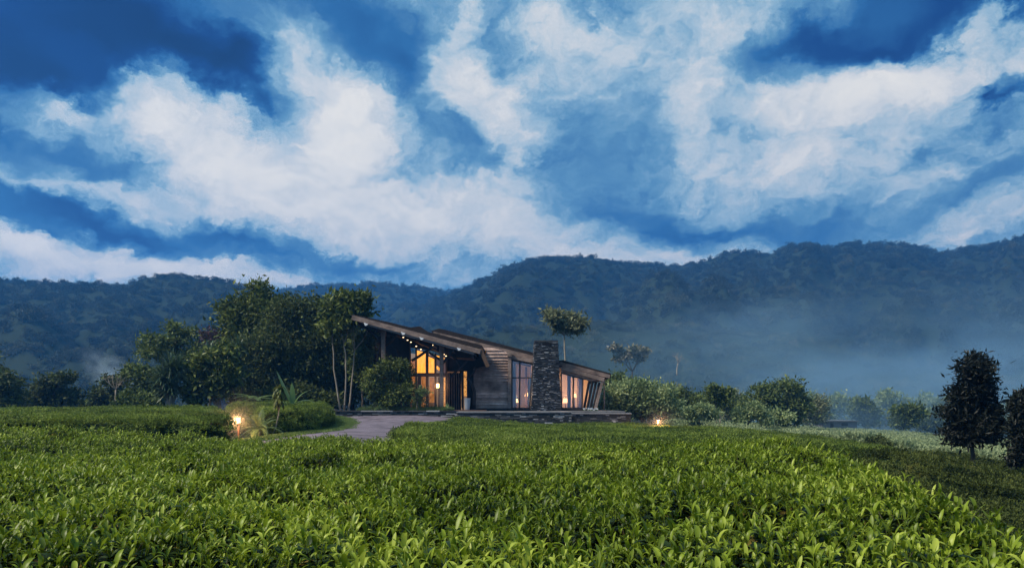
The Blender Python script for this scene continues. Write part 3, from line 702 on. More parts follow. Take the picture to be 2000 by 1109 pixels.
def build_mist():
    mist('mist', 1800, 765, 185, (140, 90, 46), .0012, (.26, .58, 1.0), 'blue mist bank resting against the lower forest on the right', 3.0)
    mist('mist', 1740, 795, 112, (88, 54, 25), .020, (.36, .66, 1.0), 'pale ground mist drifting over the far tea slope and its trees', 3.4)
    mist('mist', 1640, 735, 150, (46, 26, 15), .022, (.28, .58, 1.0), 'torn wisp of mist hanging before the lower forest right of centre', 2.6)
    mist('mist', 1950, 700, 170, (44, 26, 20), .018, (.28, .58, 1.0), 'mist wisp climbing the slope behind the dark trees', 2.4)
    mist('mist', 1420, 640, 240, (60, 34, 18), .008, (.34, .62, 1.0), 'faint mist patch halfway up the mountain right of the lodge', 2.2)
    mist('smoke', 225, 735, 105, (7, 5, 3.2), .28, (.60, .80, 1.0), 'thin wisp of blue smoke rising behind the left trees', 3.0, R(38))
build_mist(); S.cycles.volume_max_steps = 96; S.cycles.volume_step_rate = 2.0
HAZE = True
if HAZE: build_haze()
#@@PART3
# ------------------------------------------------------------------ driveway, grass, terrace
M['drive'] = mat_basic('washed_gravel', (.120, .100, .132), .9, .3, 2.5, (.185, .158, .198), .5, 90)
M['grass_soil'] = mat_basic('lawn_soil', (.05, .085, .025), .95, .1, 2, (.08, .12, .035), .4, 30)
M['grass'] = mat_leaf('grass_blade', (.06, .11, .025), (.14, .21, .05), .35, .6, .3, 1.2, True)
M['slab'] = mat_basic('terrace_slab', (.13, .125, .13), .8, .3, 3, (.20, .195, .20), .3, 30)
M['deck'] = mat_basic('deck_boards', (.12, .065, .05), .6, .4, 4, (.18, .10, .075), .2, 20, (1, 6, 1))
M['slate'] = mat_basic('stacked_slate', (.035, .036, .040), .75, .5, 9, (.085, .085, .092), .6, 26, island=.85)
M['slate'].node_tree.nodes.clear()
def slate():
    m = M['slate']; nt = m.node_tree; N = nt.nodes; L = nt.links; o = N.new('ShaderNodeOutputMaterial'); b = N.new('ShaderNodeBsdfPrincipled'); L.new(b.outputs[0], o.inputs[0])
    g = N.new('ShaderNodeNewGeometry'); cr = N.new('ShaderNodeValToRGB'); e = cr.color_ramp.elements; e[0].color = (.014, .014, .017, 1); e[1].color = (.42, .42, .44, 1); e[1].position = 1
    for p, c in ((.35, .022), (.62, .040), (.80, .075), (.90, .20)): x = e.new(p); x.color = (c, c*.99, c*1.04, 1)
    L.new(g.outputs['Random Per Island'], cr.inputs[0]); tc = N.new('ShaderNodeTexCoord'); nz = N.new('ShaderNodeTexNoise'); nz.inputs['Scale'].default_value = 14; nz.inputs['Detail'].default_value = 5; L.new(tc.outputs['Object'], nz.inputs[0])
    mr = N.new('ShaderNodeMapRange'); mr.inputs[3].default_value = .45; mr.inputs[4].default_value = 1.5; L.new(nz.outputs['Fac'], mr.inputs[0])
    mx = N.new('ShaderNodeVectorMath'); mx.operation = 'SCALE'; L.new(cr.outputs[0], mx.inputs[0]); L.new(mr.outputs[0], mx.inputs['Scale']); L.new(mx.outputs[0], b.inputs['Base Color'])
    b.inputs['Roughness'].default_value = .6; bp = N.new('ShaderNodeBump'); bp.inputs['Strength'].default_value = .5; bp.inputs['Distance'].default_value = .03; L.new(nz.outputs['Fac'], bp.inputs['Height']); L.new(bp.outputs[0], b.inputs['Normal'])
slate()
M['mortar'] = mat_basic('dark_joint', (.012, .012, .013), .95, .1)
M['cap'] = mat_basic('coping_stone', (.15, .155, .17), .7, .4, 5, (.24, .245, .27), .3, 30)
M['wood_grey'] = mat_basic('weathered_wood', (.165, .115, .095), .75, .3, 5, (.33, .245, .205), .5, 24, (.35, 1, 3), island=.22)
M['wood_siding'] = mat_basic('siding_boards', (.30, .20, .165), .75, .3, 5, (.58, .42, .36), .8, 24, (.3, 1, 3), island=.45)
M['wood_dark'] = mat_basic('dark_stained_wood', (.016, .012, .011), .7, .35, 5, (.030, .022, .019), .4, 20, (1, 1, .3))
M['wood_brown'] = mat_basic('brown_timber', (.085, .048, .028), .65, .35, 5, (.13, .075, .045), .4, 20, (1, 1, .3))
M['thatch'] = mat_basic('thatch_edge', (.020, .016, .014), .95, .1, 12, (.05, .040, .035), .9, 40, (1, 1, 1))
M['frame'] = mat_basic('window_frame_wood', (.045, .033, .030), .6, .4, 5, (.075, .056, .05), .2, 20)
M['white_metal'] = mat_basic('white_bracket', (.7, .72, .75), .4, .5)
M['pot'] = mat_basic('pale_glazed_pot', (.42, .44, .48), .5, .5, 3, (.34, .36, .40))
M['room'] = mat_basic('warm_plaster', (.50, .38, .29), .9, .2, 2, (.58, .45, .35))
M['lamp_warm'] = mat_emit('lamp_glass_lit', (1.0, .52, .18), 8)
M['down'] = mat_emit('downlight_lens', (1.0, .68, .36), 3)
M['curtain'] = mat_emit('lit_curtain', (1.0, .46, .06), 1.2, .7, (11, 1, .35), (.62, .19, .015), 3)  # emits the room light that would shine through the cloth
M['glow_wood'] = mat_emit('self_glowing_timber', (.62, .25, .07), .55, .8, (5, 1, 1), (.22, .07, .015), 4)  # timber emits by itself, in place of lamplight falling on it
M['glow_stone'] = mat_emit('self_glowing_stonework', (1.0, .48, .12), .75, .8, (2, 1, 2), (.20, .06, .01), 9)  # stones emit too; their lamplight is put into the colour
M['shade_lit'] = mat_emit('lampshade_lit', (1.0, .58, .24), 2.0)
def glass(name, add, ior):
    m = bpy.data.materials.new(name); m.use_nodes = True; nt = m.node_tree; N = nt.nodes; L = nt.links; N.clear()
    o = N.new('ShaderNodeOutputMaterial'); t = N.new('ShaderNodeBsdfTransparent'); g = N.new('ShaderNodeBsdfGlossy'); g.inputs['Roughness'].default_value = .04
    mx = N.new('ShaderNodeMixShader'); fr = N.new('ShaderNodeFresnel'); fr.inputs[0].default_value = ior
    a = N.new('ShaderNodeMath'); a.operation = 'ADD'; a.inputs[1].default_value = add; L.new(fr.outputs[0], a.inputs[0])
    L.new(a.outputs[0], mx.inputs[0]); L.new(t.outputs[0], mx.inputs[1]); L.new(g.outputs[0], mx.inputs[2]); L.new(mx.outputs[0], o.inputs[0]); return m
M['glass'] = glass('window_glass', .02, 1.4); M['glass_tint'] = glass('reflecting_window_glass', .10, 1.5)

def ribbon(name, left, right, mat, lift, nu=60, nv=14, kind='structure', wob=0):
    def res(p, n):
        p = np.asarray(p, float)
        for _ in range(3):
            q = np.vstack([p[:1], np.stack([p[:-1]*.75+p[1:]*.25, p[:-1]*.25+p[1:]*.75], 1).reshape(-1, 2), p[-1:]]); p = q
        s = np.r_[0, np.cumsum(np.hypot(*np.diff(p, axis=0).T))]; u = np.linspace(0, s[-1], n)
        return np.stack([np.interp(u, s, p[:, 0]), np.interp(u, s, p[:, 1])], 1)
    a = res(left, nu); b = res(right, nu); t = np.linspace(0, 1, nv)[None, :, None]
    XY = a[:, None]*(1-t)+b[:, None]*t
    if wob: XY[:, 0] += 0; XY[:, :, 0] += wob*vnoise(XY[:, :, 0]*2, XY[:, :, 1]*2)*np.abs(1-2*t[:, :, 0])
    Z = G(XY[..., 0], XY[..., 1])+lift
    V = np.concatenate([XY, Z[..., None]], -1).reshape(-1, 3)
    I, J = np.meshgrid(np.arange(nu-1), np.arange(nv-1), indexing='ij'); I = I.ravel(); J = J.ravel()
    F = np.stack([I*nv+J, I*nv+J+1, (I+1)*nv+J+1, (I+1)*nv+J], 1)
    o = mesh_obj(name, V, F, mat, smooth=True)
    if kind: tag(o, kind=kind)
    return o, XY
ribbon('driveway', PX([(640, 44.3), (684, 41.5), (684, 36), (668, 31.5), (625, 27.8), (560, 25.2), (480, 22), (420, 19), (200, 17.4), (-300, 16.6)]),
       PX([(925, 44.3), (885, 40), (845, 33), (800, 26.5), (752, 21.5), (600, 18.2), (400, 16.6), (300, 16.2), (200, 16.0), (-300, 15.9)]), M['drive'], .05)
gl = PX([(615, 44.3), (640, 40), (648, 36.5), (635, 31), (600, 27.6), (550, 25.3), (490, 24.2)])
gr = PX([(660, 44.2), (686, 41.5), (687, 36), (670, 31.5), (627, 27.8), (562, 25.1), (482, 22.4)])
_, GXY = ribbon('lawn', gl, gr, M['grass_soil'], .075, wob=.3)
# grass blades on the verge
def grass_tuft(seed, h=.07, n=70, r=.22, mat='grass'):
    rg = np.random.default_rng(seed); V = []; F = []; k = 0
    for i in range(n):
        v, f = strap([rg.uniform(-r, r), rg.uniform(-r, r), -.01], [rg.normal()*.5, rg.normal()*.5, 1], h*rg.uniform(.5, 1.3), .011, rg.uniform(.2, 1.2), 2, .1)
        V.append(v); F += [tuple(j+k for j in q) for q in f]; k += len(v)
    return mesh_obj('tuft', np.vstack(V), F, M[mat], link=False)
rg = np.random.default_rng(5); n = 2600
iu = rg.integers(0, GXY.shape[0]-1, n); iv = rg.integers(0, GXY.shape[1]-1, n)
gp = GXY[iu, iv]+rg.normal(size=(n, 2))*.14; gz = G(gp[:, 0], gp[:, 1])+.07
scatter('grass', np.zeros((0, 3)), np.zeros((0, 4), int), M['grass'], np.c_[gp, gz], np.c_[np.zeros((n, 2)), rg.random(n)*6], rg.uniform(.7, 1.4, n), rg.integers(0, 3, n),
        [grass_tuft(i) for i in range(3)], 'short lawn grass on the verge curving beside the driveway', 'grass')

def stone_course(mb, x0, x1, z0, z1, yf, th=.07, slope_l=0, slope_r=0, seed=0, ln=(.14, .5), jut=.035, depth=.14, axis='x'):
    """dry-stacked stones on a face; slope = how much the edge moves inward from z0 to z1"""
    rg = np.random.default_rng(seed); z = z0
    while z < z1-.01:
        h = min(th*rg.uniform(.55, 1.4), z1-z); t = (z-z0)/(z1-z0); a = x0+slope_l*t; b = x1-slope_r*t; x = a
        while x < b-.02:
            w = min(rg.uniform(*ln), b-x); 
            if b-x-w < .08: w = b-x
            j = rg.uniform(0, jut); dz = rg.uniform(-.004, .004)
            if axis == 'x': mb.box((x+w/2, yf+depth/2-j, z+h/2+dz), (w-.008, depth, h-.009))
            else: mb.box((yf-depth/2*np.sign(depth)+j*np.sign(depth), x+w/2, z+h/2+dz), (abs(depth), w-.008, h-.009))
            x += w
        z += h

def stone_wall(px0, px1, top_py, D, thick, drop, label, seed, cap_mat='cap', cap=True, th=.07):
    a = P(px0, top_py, D); b = P(px1, top_py, D); zt = a[2]
    t = thing('stone_wall', label, 'wall', ((a[0]+b[0])/2, D, zt-drop), 'low dry stone walls below the lodge')
    mb = MB(); mb.box(((a[0]+b[0])/2, D+.05+thick/2, zt-drop/2-.03), (b[0]-a[0]-.1, thick-.1, drop-.06)); mb.build('core', M['mortar'], t)
    mb = MB(); top = zt-(.07 if cap else 0)
    stone_course(mb, a[0], b[0], zt-drop, top, D, th, seed=seed)
    stone_course(mb, D+.12, D+thick, zt-drop, top, b[0], th, seed=seed+1, axis='y', depth=.14)
    stone_course(mb, D+.12, D+thick, zt-drop, top, a[0], th, seed=seed+2, axis='y', depth=-.14)
    mb.build('stonework', M['slate'], t)
    if cap:
        mb = MB(); rg = np.random.default_rng(seed); x = a[0]-.05
        while x < b[0]:
            w = min(rg.uniform(.6, 1.3), b[0]+.05-x); mb.box((x+w/2, D+thick/2-.03, zt-.035+rg.uniform(-.004, .004)), (w-.01, thick+.10, .07)); x += w
        mb.build('coping', M[cap_mat], t)
    return t
stone_wall(655, 893, 801.5, 45.0, .6, .7, 'long low dark stone wall behind the driveway, under the flower bed', 1, 'slate')
stone_wall(893, 1116, 803.5, 43.4, .6, .9, 'dark stone terrace wall with pale coping in front of chimney and siding', 2)
stone_wall(1117, 1232, 806, 45.2, .7, 1.0, 'short stone wall end stepping out past the lodge on the right', 3)
stone_wall(606, 654, 799, 46.2, .5, .7, 'short wall stub with pale coping beside the clipped hedge', 4)
TZ = 1.24
def terrace():
    mb = MB(); a = P(640, 800, 45.6); b = P(1228, 800, 45.6)
    mb.box(((a[0]+b[0])/2, 54.0, TZ-.5), (b[0]-a[0]-.3, 16.0, 1.0-.002)); o = mb.build('terrace', M['slab']); tag(o, kind='structure')
    mb = MB(); c = P(893, 800, 44.2); d = P(1112, 800, 44.2); mb.box(((c[0]+d[0])/2, 44.9, TZ-.46), (d[0]-c[0], 1.9, .9)); o = mb.build('terrace', M['slab']); tag(o, kind='structure')
terrace()

# ------------------------------------------------------------------ the lodge
lodge = thing('lodge', 'timber lodge with two long sloping roofs, stacked stone chimney and lit windows', 'building', (P(940, 800, 50)[0], 50, TZ))
def part(mb, name, mat, parent=None, label=None, smooth=False):
    o = mb.build(name, M[mat], parent or lodge, smooth=smooth)
    if label: o['label'] = label
    return o
def poly_part(name, mat, items, parent=None, label=None):
    mb = MB()
    for poly, D0, D1 in items: mb.prism(poly, D0, D1)
    return part(mb, name, mat, parent, label)
def rect(x0, y0, x1, y1): return [(x0, y0), (x1, y0), (x1, y1), (x0, y1)]
def beam(mb, p, q, D0, D1, w, dq=None):
    """straight timber between two photo points at D0, w thick in metres in the picture plane"""
    a = P(p[0], p[1], D0); b = P(q[0], q[1], dq or D0); d = b-a; L_ = np.linalg.norm(d); d = d/L_
    yv = np.array([0, 1., 0]); n = np.cross(d, yv); n /= np.linalg.norm(n); y2 = np.cross(n, d)
    Rm = np.stack([d, y2, n], 1); mb.box((a+b)/2+np.array([0, (D1-D0)/2, 0]), (L_, D1-D0, w), Rm)
# front roof: slab, thatch layer, fascia boards, rafters
front_roof = poly_part('roof', 'wood_dark', [([(690, 622), (930, 689), (930, 692.5), (700, 629)], 45.75, 51.2)], label='front roof sloping down from the garden trees')
poly_part('thatch', 'thatch', [([(689, 613.5), (760, 629), (850, 651), (941, 674), (947, 683), (942, 688), (690, 621)], 45.9, 51.4)], front_roof)
mb = MB(); beam(mb, (687, 619.5), (938, 686.5), 45.5, 45.7, .30); part(mb, 'fascia', 'wood_grey', front_roof)
mb = MB(); beam(mb, (719, 634.3), (926, 690.5), 45.6, 45.72, .10); part(mb, 'fascia_trim', 'cap', front_roof)
mb = MB(); beam(mb, (938, 681), (953, 716), 45.55, 45.75, .24); beam(mb, (938, 681), (953, 716), 45.8, 51.2, .06); part(mb, 'eave_board', 'wood_brown', front_roof)
for k in range(7):
    u = k/6; mb = MB(); D0 = 46.4; x = 700+u*222; y = 629.5+u*62
    a = P(x, y, 45.75); c = a.copy(); c[1] = 51; mb.box(((a[0]), 48.4, a[2]-.10), (.12, 5.2, .16)); part(mb, 'rafter', 'wood_dark', front_roof)
for (x, y) in ((714, 632.5), (787, 650.5), (823, 660.5), (896, 681)):
    mb = MB(); mb.prism([(x-4, y-2.6), (x+4.5, y-.2), (x+3, y+2.6), (x-1, y+3.6)], 45.44, 45.5); part(mb, 'bracket', 'white_metal', front_roof)
for (x, y) in ((779.5, 653), (787.7, 658.5), (796, 664), (802.5, 668), (813, 676), (822, 682), (841, 669.5), (846, 674), (867, 692), (871, 695)):
    c = P(x, y, 47.3); mb = MB(); th = np.arange(10)/10*2*PI
    V = np.vstack([np.c_[c[0]+.045*np.cos(th), c[1]+.045*np.sin(th), np.full(10, c[2]-.02)], np.c_[c[0]+.045*np.cos(th), c[1]+.045*np.sin(th), np.full(10, c[2]+.02)]])
    mb.add(V, [tuple(range(10)), tuple(range(19, 9, -1))]+[(i, i+10, (i+1) % 10+10, (i+1) % 10) for i in range(10)]); d_ = part(mb, 'downlight', 'down', front_roof)
# soffit hanging under the roof (dark sloping ceiling the downlights sit in)
poly_part('soffit', 'wood_dark', [([(730, 640), (928, 693), (928, 700), (880, 697), (860, 688), (780, 652), (735, 647)], 47.45, 51.1)], front_roof)
# little gable behind and rear roof
poly_part('gable', 'thatch', [([(795, 640), (818, 637), (822, 638), (842, 652), (842, 666), (795, 660)], 52, 56)], label='small dark thatched hump between the two roofs')
rear_roof = poly_part('roof', 'wood_dark', [([(848, 652), (860, 652), (1185, 735), (1185, 741), (848, 660)], 49.3, 60)], label='rear roof sloping down past the chimney to the right')
poly_part('thatch', 'thatch', [([(842, 646), (857, 641.5), (870, 644), (1041, 688), (1041, 700), (848, 655)], 49.15, 60), ([(1092, 704), (1100, 703), (1193, 729), (1193, 738), (1092, 712)], 49.15, 60)], rear_roof)
mb = MB(); beam(mb, (846, 651), (1041.5, 698), 48.95, 49.1, .27); beam(mb, (1093, 709.5), (1191, 735), 48.95, 49.1, .24); part(mb, 'fascia', 'wood_grey', rear_roof)
for p_, q_ in (((997, 696), (1042, 705)), ((1098, 718), (1180, 741))):
    mb = MB(); beam(mb, p_, q_, 48.5, 48.85, .26); part(mb, 'wall_plate', 'wood_grey', rear_roof)
for (x, y) in ((897, 664), (905, 666.5), (924, 673.5)):
    mb = MB(); c = P(x, y, 48.93); mb.box(c, (.09, .05, .06)); part(mb, 'bracket', 'white_metal', rear_roof)
# posts with collars
for x, yt in ((748, 640), (862, 671)):
    mb = MB(); c = P(x, 800, 46.6); top = P(x, yt, 46.6)[2]; mb.box((c[0], 46.75, (TZ+top)/2), (.24, .28, top-TZ)); p_ = part(mb, 'post', 'wood_grey')
    mb = MB(); z1 = P(x, yt+10, 46.6)[2]; mb.box((c[0], 46.75, z1), (.31, .34, .42)); mb.box((c[0], 46.75, z1-.36), (.28, .31, .05)); part(mb, 'collar', 'wood_grey', p_)
# curved braces
def brace(pts, w, D):
    mb = MB(); q = np.array([P(a, b, D+i*.001) for i, (a, b) in enumerate(pts)])
    t = np.linspace(0, len(q)-1, 12); q = np.stack([np.interp(t, np.arange(len(q)), q[:, k]) for k in range(3)], 1)
    mb.tube(q, w, 6); part(mb, 'brace', 'wood_dark', smooth=True)
brace([(694, 626), (715, 640), (733, 655), (745, 668)], .11, 46.9); brace([(750, 676), (762, 668), (772, 656), (790, 655)], .09, 46.9); brace([(744, 672), (738, 690), (736, 705)], .06, 47.2)
brace([(766, 674), (774, 682), (777, 700)], .07, 48.2)
brace([(804, 704), (818, 696), (832, 686), (848, 676)], .10, 47.0); brace([(862, 704), (850, 696), (838, 688)], .08, 47.0); brace([(863, 712), (872, 700), (884, 688)], .08, 47.1)
brace([(881, 735), (892, 724), (905, 712), (912, 704)], .09, 47.4); brace([(902, 722), (890, 700), (878, 692)], .08, 47.4); brace([(913, 738), (921, 748), (927, 765), (926, 797)], .12, 47.6); brace([(914, 738), (925, 728), (930, 716)], .07, 47.6)
brace([(900, 712), (902, 730), (903, 797)], .06, 47.8)
# dark solid walls of the porch
poly_part('wall', 'wood_dark', [([(730, 645), (801, 664), (801, 802), (730, 802)], 50.0, 50.2), ([(801, 664), (876, 686), (876, 690), (801, 678)], 50.0, 50.2),
    ([(871, 684), (935, 700), (935, 725), (871, 725)], 50.0, 50.2)], label='dark timber wall in the shade of the porch')
poly_part('wall', 'wood_dark', [([(730, 650), (731, 650), (731, 802), (730, 802)], 50.2, 59.5)], label='dark end wall beside the trees')
# glazed bay: frame members, panes with curtain / self-glowing wood behind
mb = MB()
for x0, x1, y0 in ((799, 802, 668), (811, 814, 676), (831.5, 836.5, 684), (848.4, 852, 690), (870, 873.5, 692)): mb.prism(rect(x0, y0, x1, 802), 49.86, 50.04)
for x0, y0, x1, y1 in ((802, 728, 870, 735), (802, 795, 870, 802), (856, 736, 858, 795), (816, 735, 822, 795)): mb.prism(rect(x0, y0, x1, y1), 49.9, 50.03)
bay = part(mb, 'window', 'frame', label='tall glazed bay glowing amber under the front roof')
def pleats(mb, x0, x1, y0a, y0b, y1, D, n):
    xs = np.linspace(x0, x1, n*4+1); ph = np.arange(len(xs))/4*2*PI
    a = np.array([P(x, y0a+(y0b-y0a)*(x-x0)/(x1-x0), D) for x in xs]); b = np.array([P(x, y1, D) for x in xs]); off = .05*np.sin(ph)[:, None]*np.array([0, 1., 0])
    V = np.vstack([a+off, b+off]); m_ = len(xs); mb.add(V, [(i, i+1, m_+i+1, m_+i) for i in range(m_-1)])
mb = MB(); pleats(mb, 814.2, 831.3, 684, 688, 728, 50.35, 4); o = part(mb, 'curtain', 'curtain', bay)
mb = MB(); pleats(mb, 836.6, 848.3, 696, 701, 728, 50.35, 3); part(mb, 'curtain', 'curtain', bay)
mb = MB(); pleats(mb, 823, 831.3, 735, 735, 795, 50.4, 2); part(mb, 'curtain', 'glow_wood', bay)
mb = MB(); pleats(mb, 802.3, 810.8, 700, 704, 795, 50.4, 2); part(mb, 'curtain', 'glow_wood', bay)
mb = MB(); mb.prism(rect(839, 737, 848, 786), 50.3, 50.34); part(mb, 'door_panel', 'glow_wood', bay)
mb = MB(); stone_course(mb, P(864.5, 0, 50.5)[0], P(870, 0, 50.5)[0], P(0, 795, 50.5)[2], P(0, 737, 50.5)[2], 50.5, .12, seed=9, ln=(.08, .2)); part(mb, 'glow_pillar', 'glow_stone', bay)
mb = MB(); beam(mb, (852, 716), (862, 724), 50.5, 50.6, .18); beam(mb, (838, 690), (868, 700), 50.5, 50.6, .08); part(mb, 'ceiling_beam', 'curtain', bay)  # beam shares the curtain emission instead of being lit by the room
mb = MB()
for x0, y0, x1, y1 in ((802, 690, 811, 802), (814, 686, 831.5, 728), (836.5, 692, 848.4, 728), (852, 694, 870, 728), (814, 735, 831.5, 795), (836.5, 735, 848.4, 795), (852, 735, 870, 795)):
    mb.prism(rect(x0, y0, x1, y1), 49.94, 49.95)
part(mb, 'glass', 'glass', bay)
# folding doors, dark, standing ajar
for k, x in enumerate((874.5, 879, 883.5, 888, 892.5, 897)):
    c = P(x, 0, 49.6); mb = MB(); th = R(62 if k % 2 else -62); Rm = np.array([[math.cos(th), -math.sin(th), 0], [math.sin(th), math.cos(th), 0], [0, 0, 1]])
    zt = P(0, 728, 49.6)[2]; mb.box((c[0], 49.7, (TZ+zt)/2), (.34, .05, zt-TZ), Rm)
    d_ = part(mb, 'door', 'wood_dark'); 
    mb = MB(); mb.box((c[0]-.03, 49.52, (TZ+zt)/2), (.03, .03, zt-TZ-.02)); part(mb, 'door_edge', 'wood_grey', d_)
mb = MB(); mb.prism(rect(900.6, 735, 902.6, 780), 50.05, 50.12); mb.prism(rect(905.8, 724, 911.5, 735), 50.05, 50.12); mb.prism(rect(905.8, 737, 911.5, 773), 50.05, 50.12); part(mb, 'window', 'glow_stone', None, 'narrow lit slit window between the dark folding doors and the siding')
mb = MB(); mb.prism(rect(898, 725, 900.3, 802), 49.9, 50.1); mb.prism(rect(903, 724, 905.5, 802), 49.9, 50.1); mb.prism(rect(912, 724, 936, 802), 49.9, 50.1); part(mb, 'door_frame', 'wood_dark')
# siding wall: lapped horizontal boards
mb = MB(); z0 = P(0, 801, 48.6)[2]; y = 801.0; k = 0
rg = np.random.default_rng(2)
def sid_x(y):   # left and right limits of the siding at photo row y
    xl = 925 if y > 716 else 938+(y-680)*(15/36.)-2
    return xl, 992
while y > 680:
    h = rg.uniform(3.8, 6.6); yt = y-h; xl, xr = sid_x((y+yt)/2)
    rl = lambda q: min(992, 900+(q-663)/.257)
    xlb, xlt, xrb, xrt = sid_x(y)[0], sid_x(yt)[0], rl(y), rl(yt)
    if xrb-xlb > 3:
        a = P(xlb, y, 48.6); b = P(xrb, y, 48.6); c = P(xrt, yt, 48.6); d = P(min(xlt, xrt-.5), yt, 48.6); t = .045*rg.random(); hz = .012
        mb.add(np.array([[a[0], 48.55-t, a[2]], [b[0], 48.55-t, b[2]], [c[0], 48.62, c[2]+hz], [d[0], 48.62, d[2]+hz],
                         [a[0], 48.75, a[2]], [b[0], 48.75, b[2]], [c[0], 48.75, c[2]+hz], [d[0], 48.75, d[2]+hz]]),
               [(0,1,2,3),(7,6,5,4),(0,4,5,1),(3,2,6,7),(0,3,7,4),(1,5,6,2)])
    y = yt; k += 1
part(mb, 'siding', 'wood_siding', label='horizontal weathered boards between porch and corner post')
poly_part('wall', 'wood_dark', [([(927, 700), (940, 684), (992, 694), (992, 801), (925, 801)], 48.76, 49.0), ([(925, 716), (926, 716), (926, 801), (925, 801)], 49.0, 51)])
mb = MB(); mb.prism([(992, 688), (998.5, 689.5), (998.5, 801), (992, 801)], 48.35, 48.75); cp = part(mb, 'corner_post', 'wood_grey'); mb = MB(); mb.prism(rect(991, 687, 999.5, 696), 48.28, 48.8); part(mb, 'collar', 'wood_grey', cp)
# windows either side of the chimney
def win(poly, mull, trans, label, D=48.7):
    mb = MB(); n = len(poly)
    for i in range(n):
        j = (i+1) % n; beam(mb, poly[i], poly[j], D-.03, D+.09, .10)
    for (p, q) in mull: beam(mb, p, q, D-.02, D+.07, .11)
    for (p, q) in trans: beam(mb, p, q, D-.01, D+.06, .09)
    w = part(mb, 'window', 'frame', label=label); mb = MB(); mb.prism(poly, D+.02, D+.03); part(mb, 'glass', 'glass_tint', w); return w
w1 = win([(999.8, 703), (1041, 711), (1034, 797), (999.8, 797)], [((1015.5, 706), (1014.5, 797))], [((1000, 737.5), (1038, 737.5))], 'tall window with pink reflections left of the chimney')
w2 = win([(1096, 728), (1138.5, 740), (1137, 797), (1097, 797)], [((1120, 735), (1119.5, 797))], [], 'wide low window right of the chimney lit from within')
poly_part('gable_boards', 'wood_siding', [([(998.5, 697), (1042, 708), (1041, 711), (999, 703)], 48.68, 48.8)])
poly_part('gable_boards', 'wood_siding', [([(1095, 716), (1180, 742), (1152, 744), (1138, 740), (1096, 728)], 48.68, 48.8)])
# raking slats and end posts on the right
for k in range(4):
    mb = MB(); beam(mb, (1151+k*6.6, 744+k*.9), (1141+k*6.3, 797), 48.9-.05*k, 49.06-.05*k, .15); part(mb, 'raking_slat', 'wood_dark')
mb = MB(); beam(mb, (1177.5, 742), (1163.5, 797), 48.55, 48.75, .17); part(mb, 'raking_post', 'wood_grey')
mb = MB(); mb.tube([P(1180.5, 742, 48.9), P(1180.5, 800, 48.9)], .035, 6); part(mb, 'pole', 'wood_grey')
mb = MB(); mb.prism(rect(925, 797, 1168, 802), 48.3, 48.9); part(mb, 'plinth', 'wood_dark')
mb = MB(); mb.box((P(905, 0, 47)[0], 48.3, TZ+.03), (3.0, 3.3, .06)); part(mb, 'deck', 'deck')
# chimney of stacked slate
b0 = P(1037.5, 802, 48.0); b1 = P(1096.5, 802, 48.0); t0 = P(1044.5, 666.5, 48.0); t1 = P(1089.5, 666.5, 48.0); z0 = TZ; z1 = t0[2]
sl = t0[0]-b0[0]; sr = b1[0]-t1[0]
mb = MB(); mb.add(np.array([[b0[0]+.06, 48.08, z0], [b1[0]-.06, 48.08, z0], [t1[0]-.06, 48.08, z1-.02], [t0[0]+.06, 48.08, z1-.02], [b0[0]+.06, 50, z0], [b1[0]-.06, 50, z0], [t1[0]-.06, 50, z1-.02], [t0[0]+.06, 50, z1-.02]]),
    [(0,1,2,3),(7,6,5,4),(0,4,5,1),(3,2,6,7),(0,3,7,4),(1,5,6,2)]); ch = part(mb, 'chimney', 'mortar', label='tapering stacked slate chimney with a dark slab for a flue slot near its top')
mb = MB(); stone_course(mb, b0[0], b1[0], z0, z1, 48.0, .046, sl, sr, seed=21, ln=(.06, .30), jut=.07)
rg = np.random.default_rng(4)
for sgn in (-1, 1):          # returns: stones down the two sides
    z = z0
    while z < z1-.02:
        h = min(.065*rg.uniform(.7, 1.3), z1-z); t = (z-z0)/(z1-z0); x = (b0[0]+sl*t) if sgn < 0 else (b1[0]-sr*t); y = 48.14
        while y < 49.95:
            w = min(rg.uniform(.15, .45), 50-y); j = rg.uniform(0, .03); mb.box((x+sgn*(j-.06), y+w/2, z+h/2), (.14, w-.008, h-.008)); y += w
        z += h
part(mb, 'stonework', 'slate', ch)
mb = MB(); mb.prism(rect(1044, 664.3, 1090, 666.6), 47.96, 50.05); part(mb, 'coping', 'slate', ch)
mb = MB(); mb.prism(rect(1059, 669.3, 1076.5, 674.8), 47.93, 48.05); part(mb, 'dark_flue_slab', 'mortar', ch)  # dark slab on the face, its colour standing in for a shaded opening
# inside: back walls, floor, ceiling line so that the windows look into a lit room
poly_part('interior_wall', 'room', [([(801, 690), (1036, 706), (1036, 802), (801, 802)], 56.0, 56.1)])
poly_part('interior_wall', 'room', [([(1037, 712), (1150, 742), (1150, 802), (1037, 802)], 54.0, 54.1)])
for x_, y_, w_, d_ in ((1004, 712, 3, 51), (1026, 716, 4, 50.6), (1128, 738, 2, 50)): poly_part('interior_post', 'wood_brown', [(rect(x_, y_, x_+w_, 802), d_, d_+.2)])
mb = MB(); a = P(1000, 710, 50); b = P(1150, 742, 50); mb.box(((a[0]+b[0])/2-.5, 52.6, TZ+.02), (6.4, 6.6, .04)); part(mb, 'interior_floor', 'deck')
mb = MB(); pleats(mb, 1000.5, 1008, 706, 708, 797, 49.3, 2); pleats(mb, 1031, 1036, 738, 738, 797, 49.3, 1); part(mb, 'curtain', 'room', w1)
mb = MB(); pleats(mb, 1108, 1115, 733, 735, 797, 49.3, 2); pleats(mb, 1131, 1137.5, 740, 741, 797, 49.3, 2); part(mb, 'curtain', 'room', w2)

